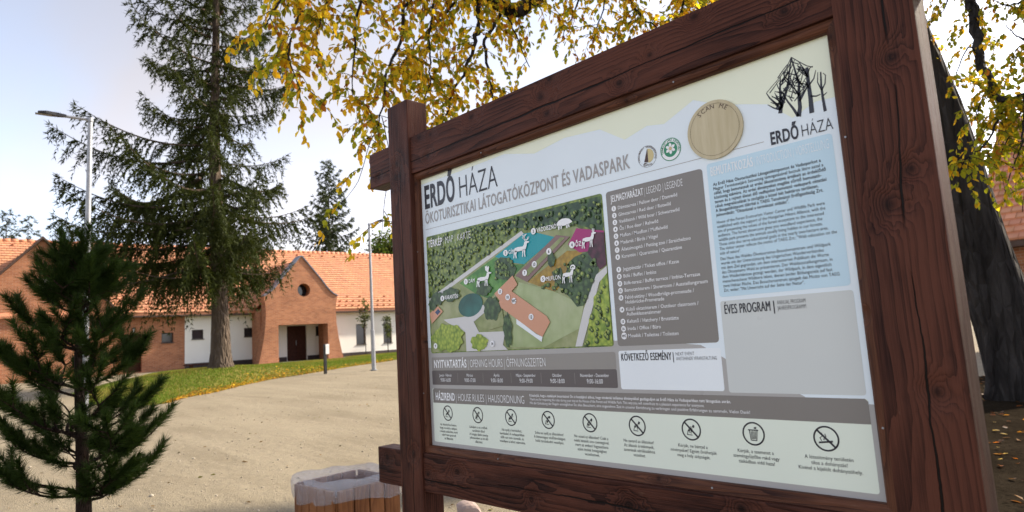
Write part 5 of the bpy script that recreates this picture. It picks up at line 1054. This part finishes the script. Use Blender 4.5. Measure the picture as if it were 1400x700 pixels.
# unseen rest of the crown, its limbs added and shaped for their shade
up_ = tc[-1]
for k in range(26):
    a = 2*math.pi*k/26+rs.uniform(-.1, .1); L = rs.uniform(3.5, 6.8); st = tc[-1-rs.integers(0, 4)]; e = st+np.array([math.cos(a)*L, math.sin(a)*L, rs.uniform(-.8, 3.8)]); mid = (st+e)/2+np.array([0, 0, .7])
    u_, v_ = proj(e); dpt = (e-CAM) @ Fw
    sh = [proj(q-np.array(S_DIR)*(q[2]/S_DIR.z)) for q in (e, mid)]
    if dpt > 0 and -50 < u_ < 1450 and v_ > -40: continue
    if any(-150 < q[0] < 640 and q[1] > 380 for q in sh): continue  # leaves out limbs whose shadow would fall on the open gravel
    limbs.append(([st, mid, e], .10, .015, 0, 3.0))
for xy in ((4.6, 8.5, 5.4), (6.5, 7.0, 5.2), (4.0, 5.3, 4.9), (3.7, 4.6, 4.5), (4.3, 6.0, 5.3), (5.5, 10.5, 5.9), (6.0, 12.5, 6.5), (3.6, 12.6, 7.0), (8.2, 8.4, 5.8), (3.9, 10.6, 6.0), (4.4, 12.0, 7.6)):  # unseen limbs added to shade the soil and the right post
    e = np.array(xy); st = tc[-3]; limbs.append(([st, (st+e)/2+np.array([0, 0, 1.2]), e], .10, .015, 0, 6.0))
for ox in (-.35, .15, .7):
    limbs.append(([tc[-3], np.array([3.3+ox, 7.2, 6.6]), np.array([3.8+ox, 5.5, 5.2]), np.array([3.75+ox, 4.5, 4.4])], .09, .012, 1, 9.0))  # unseen boughs added to keep sun off the lower right post
BRM = MB(); TWM = MB(); LP = []; LA = []; LN = []; LC = []; LS = []; 
GOLD = np.array([.60, .37, .025]); OLIVE = np.array([.25, .26, .025]); RUST = np.array([.34, .13, .025]); YEL = np.array([.68, .52, .04])
def leaf_cols(c0):
    r = rs.random(len(c0)); k = (r[:, None] >= c0).sum(1)
    return np.stack([OLIVE, GOLD, YEL, RUST])[k]*rs.uniform(.75, 1.2, (len(c0), 1))
for li, (pts, r0, r1, i0, dn) in enumerate(limbs):
    pts = np.array(pts); n = len(pts); far = li >= len(limbs)-33 and False
    # smooth the polyline
    tt_ = np.linspace(0, n-1, (n-1)*5+1); sm = np.array([[np.interp(q, range(n), pts[:, c_]) for c_ in range(3)] for q in tt_])
    for _ in range(3): sm[1:-1] = (sm[:-2]+2*sm[1:-1]+sm[2:])/4
    sm[1:-1] += rs.normal(size=(len(sm)-2, 3))*min(.02, r0*.4)
    BRM.tube(sm, np.linspace(r0, r1, len(sm)), 6 if r0 > .02 else 5)
    st = int(i0*5); seg = np.linalg.norm(np.diff(sm[st:], axis=0), axis=1).sum()
    hid = all(not (-60 < proj(p)[0] < 1460 and proj(p)[1] > -90 and (p-CAM) @ Fw > 0) for p in sm[st:])
    nt = max(2, int(seg*18*dn*(.17 if hid else 1)))
    right = proj(pts[-1])[0] > 1100
    for _ in range(nt):
        q = rs.integers(st, len(sm)); P = sm[q].copy(); a = rs.uniform(0, 6.28); d = np.array([math.cos(a), math.sin(a), rs.uniform(-.5, .35)]); d /= np.linalg.norm(d); tl_n = rs.uniform(.25, .62)*(1.7 if hid else 1); m_ = int(tl_n/.052)+2; path = [P.copy()]; mixc = (.62, .86, .97) if right else ((.55, .85, .96) if rs.random() < .5 else (.18, .58, .90))
        if hid: mixc = (.5, .8, .9)
        for j in range(m_):
            d = d+np.array([0, 0, -.16])+rs.normal(size=3)*.12; d /= nrm3(d); P = P+d*tl_n/m_; path.append(P.copy())
            for sgn in (-1, 1):
                if rs.random() < .80:
                    sdv = np.array([d[1], -d[0], 0.0])*sgn; ax = d*.5+sdv*.55+np.array([0, 0, -.45])+rs.normal(size=3)*.35
                    LP.append(P+rs.normal(size=3)*.012); LA.append(ax); LN.append(np.array([0, 0, .75])+rs.normal(size=3)*.6); LC.append(mixc); LS.append((.070 if not hid else .16)*rs.uniform(.75, 1.25))
        TWM.tube(path, np.linspace(.0045, .0018, len(path)), 3, False)
tag(part(BRM, 'branches', BARK_D, big, smooth=True, recalc=False), kind='stuff'); tag(part(TWM, 'twigs', BARK_D, big, recalc=False), kind='stuff')
LP = np.array(LP); LA = np.array(LA); LN = np.array(LN); LS = np.array(LS); COLS = leaf_cols(np.array(LC))
dd = LP-CAM; zd = dd @ Fw; uu = 700+FPX*(dd @ Rt)/zd; vv = 350-FPX*(dd @ Up)/zd; vis = (zd > 0) & (uu > 0) & (uu < 1400) & (vv > 0) & (vv < 700)
size = np.where(vis, LS/np.maximum(zd, .1), 0); order = np.argsort(-size)[:300]; rest = np.setdiff1d(np.arange(len(LP)), order)
V, F_, C = leafmesh(LP[rest], LA[rest], LN[rest], LS[rest], LS[rest]*.62, COLS[rest])
crown = link('crown', np_mesh('crown', V, F_, LEAF, C), None, big); crown.matrix_parent_inverse = Matrix.Translation(-world_loc(big)); tag(crown, kind='stuff')
protos = []
for b in (OLIVE, GOLD, YEL, RUST, OLIVE*1.3, GOLD*.8):
    v, f_, c_ = leafmesh(np.zeros((1, 3)), np.array([[1.0, 0, 0]]), np.array([[0, 0, 1.0]]), [1.0], [.62], b[None]); protos.append(np_mesh('leaf', v, f_, LEAF, c_))
for i in order:
    a = Vector(LA[i]).normalized(); s_ = a.cross(Vector(LN[i])).normalized(); nn = s_.cross(a); L = LS[i]
    k = int(np.argmin([np.abs(p-COLS[i]).sum() for p in (OLIVE, GOLD, YEL, RUST, OLIVE*1.3, GOLD*.8)]))
    o = bpy.data.objects.new('leaf', protos[k]); COL.objects.link(o); o.parent = crown
    o.matrix_basis = Matrix(((a.x*L, -s_.x*L, nn.x*L, LP[i][0]), (a.y*L, -s_.y*L, nn.y*L, LP[i][1]), (a.z*L, -s_.z*L, nn.z*L, LP[i][2]), (0, 0, 0, 1)))
tag(big, 'big leaning tree with dark trunk and golden autumn leaves over the board', 'tree')
# ------------------------------------------------------------------ ground cover
def scatter_leaves(name, n, pick, zf, cols, size, label, seed):
    rs_ = np.random.default_rng(seed); P = []; 
    while len(P) < n:
        x, y = pick(rs_)
        if x is None: continue
        P.append((x, y, zf(x, y)+.006+rs_.random()*.012))
    P = np.array(P); n = len(P); a = rs_.uniform(0, 6.28, n); ax = np.stack([np.cos(a), np.sin(a), rs_.normal(size=n)*.18], 1); nr = rs_.normal(size=(n, 3))*.28+np.array([0, 0, 1.0]); L = size*rs_.uniform(.7, 1.3, n)
    c_ = np.array(cols)[rs_.integers(0, len(cols), n)]*rs_.uniform(.6, 1.2, (n, 1)); V, F_, C = leafmesh(P, ax, nr, L, L*.62, c_); o = link(name, np_mesh(name, V, F_, LEAF, C)); tag(o, label, 'leaves', kind='stuff'); return o
def pick_soil(r_):
    x, y = r_.uniform(-1.6, 10.5), r_.uniform(.4, 14.9); return (x, y) if inside(soil_poly, x, y) else (None, None)
soil_z = lambda x, y: fz(x, y)+.012+.02*min(1, edge_dist(soil_poly, x, y))+.02*math.sin(x*3.1)*math.sin(y*2.7)*min(1, edge_dist(soil_poly, x, y))
scatter_leaves('fallen_leaves', 3800, pick_soil, soil_z, [(.26, .08, .02), (.15, .06, .022), (.34, .15, .03), (.08, .04, .02), (.36, .26, .13)], .07, 'fallen brown and orange leaves on the dark soil', 71)
def pick_gravel(r_):
    a = R(r_.uniform(-95, -25)); d = 2.5+26*r_.random()**1.3; x, y = CAM[0]+d*math.sin(a), CAM[1]+d*math.cos(a)
    return (None, None) if inside(lawn_poly, x, y) or inside(soil_poly, x, y) else (x, y)
scatter_leaves('fallen_leaves', 420, pick_gravel, fz, [(.12, .07, .03), (.20, .11, .035), (.07, .05, .03), (.10, .10, .03)], .05, 'few scattered dry leaves lying on the pale gravel', 72)
ed = np.array([e for e in edge])
def pick_edge(r_):
    i = r_.integers(0, len(ed)-1); p = ed[i]+(ed[i+1]-ed[i])*r_.random(); q = np.abs(r_.normal())*.8; n_ = np.array([-.85, .5]); return tuple(p+n_*q-n_*.15)
scatter_leaves('fallen_leaves', 2000, pick_edge, lambda x, y: (lawn_z(x, y) if inside(lawn_poly, x, y) else fz(x, y))+.02, [(.55, .36, .06), (.42, .24, .05), (.30, .15, .04)], .085, 'yellow fallen leaves along the edge of the lawn', 73)
# grass blades
rs = np.random.default_rng(81); xs = [p[0] for p in lawn_poly]; ys = [p[1] for p in lawn_poly]; P = []
tri = lawn.data; tri.calc_loop_triangles(); vv_ = np.array([v.co for v in tri.vertices]); tt = np.array([t_.vertices for t_ in tri.loop_triangles]); ar = np.linalg.norm(np.cross(vv_[tt[:, 1]]-vv_[tt[:, 0]], vv_[tt[:, 2]]-vv_[tt[:, 0]]), axis=1)/2
NG = 90000; k = rs.choice(len(tt), NG, p=ar/ar.sum()); a = rs.random((NG, 2)); a = np.where((a.sum(1) > 1)[:, None], 1-a, a)
P = vv_[tt[k, 0]]+(vv_[tt[k, 1]]-vv_[tt[k, 0]])*a[:, :1]+(vv_[tt[k, 2]]-vv_[tt[k, 0]])*a[:, 1:]
D = rs.normal(size=(NG, 3))*.35+np.array([0, 0, 1.0]); D /= np.linalg.norm(D, axis=1, keepdims=True)
pt = np.sin(P[:, 0]*.9+1)*np.sin(P[:, 1]*.7)+rs.normal(size=NG)*.5; gc = np.where(pt[:, None] > .25, np.array([.21, .19, .045]), np.array([.115, .165, .022]))
V, F_, C = needles(P, D, .085, .022, gc, .3)
tag(link('grass', np_mesh('grass', V, F_, leafy('grass_blade', .3, .6), C)), 'short yellowing grass blades on the lawn', 'grass', kind='stuff')
# loose stones on the gravel
rs = np.random.default_rng(91); bm = bmesh.new(); bmesh.ops.create_icosphere(bm, subdivisions=1, radius=1); iv = np.array([v.co for v in bm.verts]); itf = np.array([[v.index for v in f.verts] for f in bm.faces]); bm.free()
V = []; F_ = []; C = []; NS = 6500
for i in range(NS):
    a_ = R(rs.uniform(-100, -20)); d = 2.2+15*rs.random()**1.5; x, y = CAM[0]+d*math.sin(a_), CAM[1]+d*math.cos(a_); s = .0055*math.exp(rs.normal()*.5); v = iv*(s*rs.uniform(.6, 1.4, 3))*rs.uniform(.8, 1.2, (12, 1)); v[:, 2] *= .6
    v = v+np.array([x, y, fz(x, y)+s*.2]); F_.append(itf+len(V)*12); V.append(v); k = rs.uniform(.35, 1.25); C.append(np.tile(np.array([.40, .35, .28])*k, (12, 1)))
t = NT('loose_stone'); t.set(t.new('ShaderNodeVertexColor', layer_name='Col').outputs[0], .9, None, .2)
tag(link('gravel_stones', np_mesh('gravel_stones', np.concatenate(V), np.concatenate(F_), t.m, np.clip(np.concatenate(C), 0, 1))), 'loose small stones scattered over the gravel yard', 'stones', kind='stuff')
# far belt of woodland closing the yard behind the board
rs = np.random.default_rng(95); P = []; C = []; S_ = []; wm = MB()
for k in range(46):
    a = R(-50+k*1.9+rs.uniform(-.6, .6)); d = 92+rs.uniform(-9, 9); x, y = CAM[0]+d*math.sin(a), CAM[1]+d*math.cos(a); z0 = gz(CAM[0]+60*math.sin(a), CAM[1]+60*math.cos(a)); h = rs.uniform(6.5, 9.5); tint = np.array([.075, .08, .018])*rs.uniform(.6, 1.2) if rs.random() < .6 else np.array([.16, .11, .02])*rs.uniform(.6, 1.1)
    wm.tube([(x, y, z0-.3), (x, y, z0+h*.6)], [.25, .1], 6); n = 260
    q = rs.normal(size=(n, 3)); q /= np.linalg.norm(q, axis=1, keepdims=True); q *= (rs.random((n, 1))**.4); P.append(np.array([x, y, z0+h*.55])+q*np.array([h*.42, h*.42, h*.48])*(1+.25*np.sin(q[:, :1]*7+k))); C.append(tint*rs.uniform(.6, 1.3, (n, 1))); S_.append(rs.uniform(.6, 1.2, n))
P = np.concatenate(P); n = len(P); V, F_, C = leafmesh(P, rs.normal(size=(n, 3)), rs.normal(size=(n, 3))+np.array([0, 0, .8]), np.concatenate(S_), np.concatenate(S_)*.8, np.concatenate(C))
wood_ = link('woodland', np_mesh('woodland', V, F_, LEAF, C)); tag(wood_, 'far belt of mixed woodland beyond the yard behind the board', 'woodland', kind='stuff')
tag(part(wm, 'trunks', BARK_D, wood_), kind='stuff')
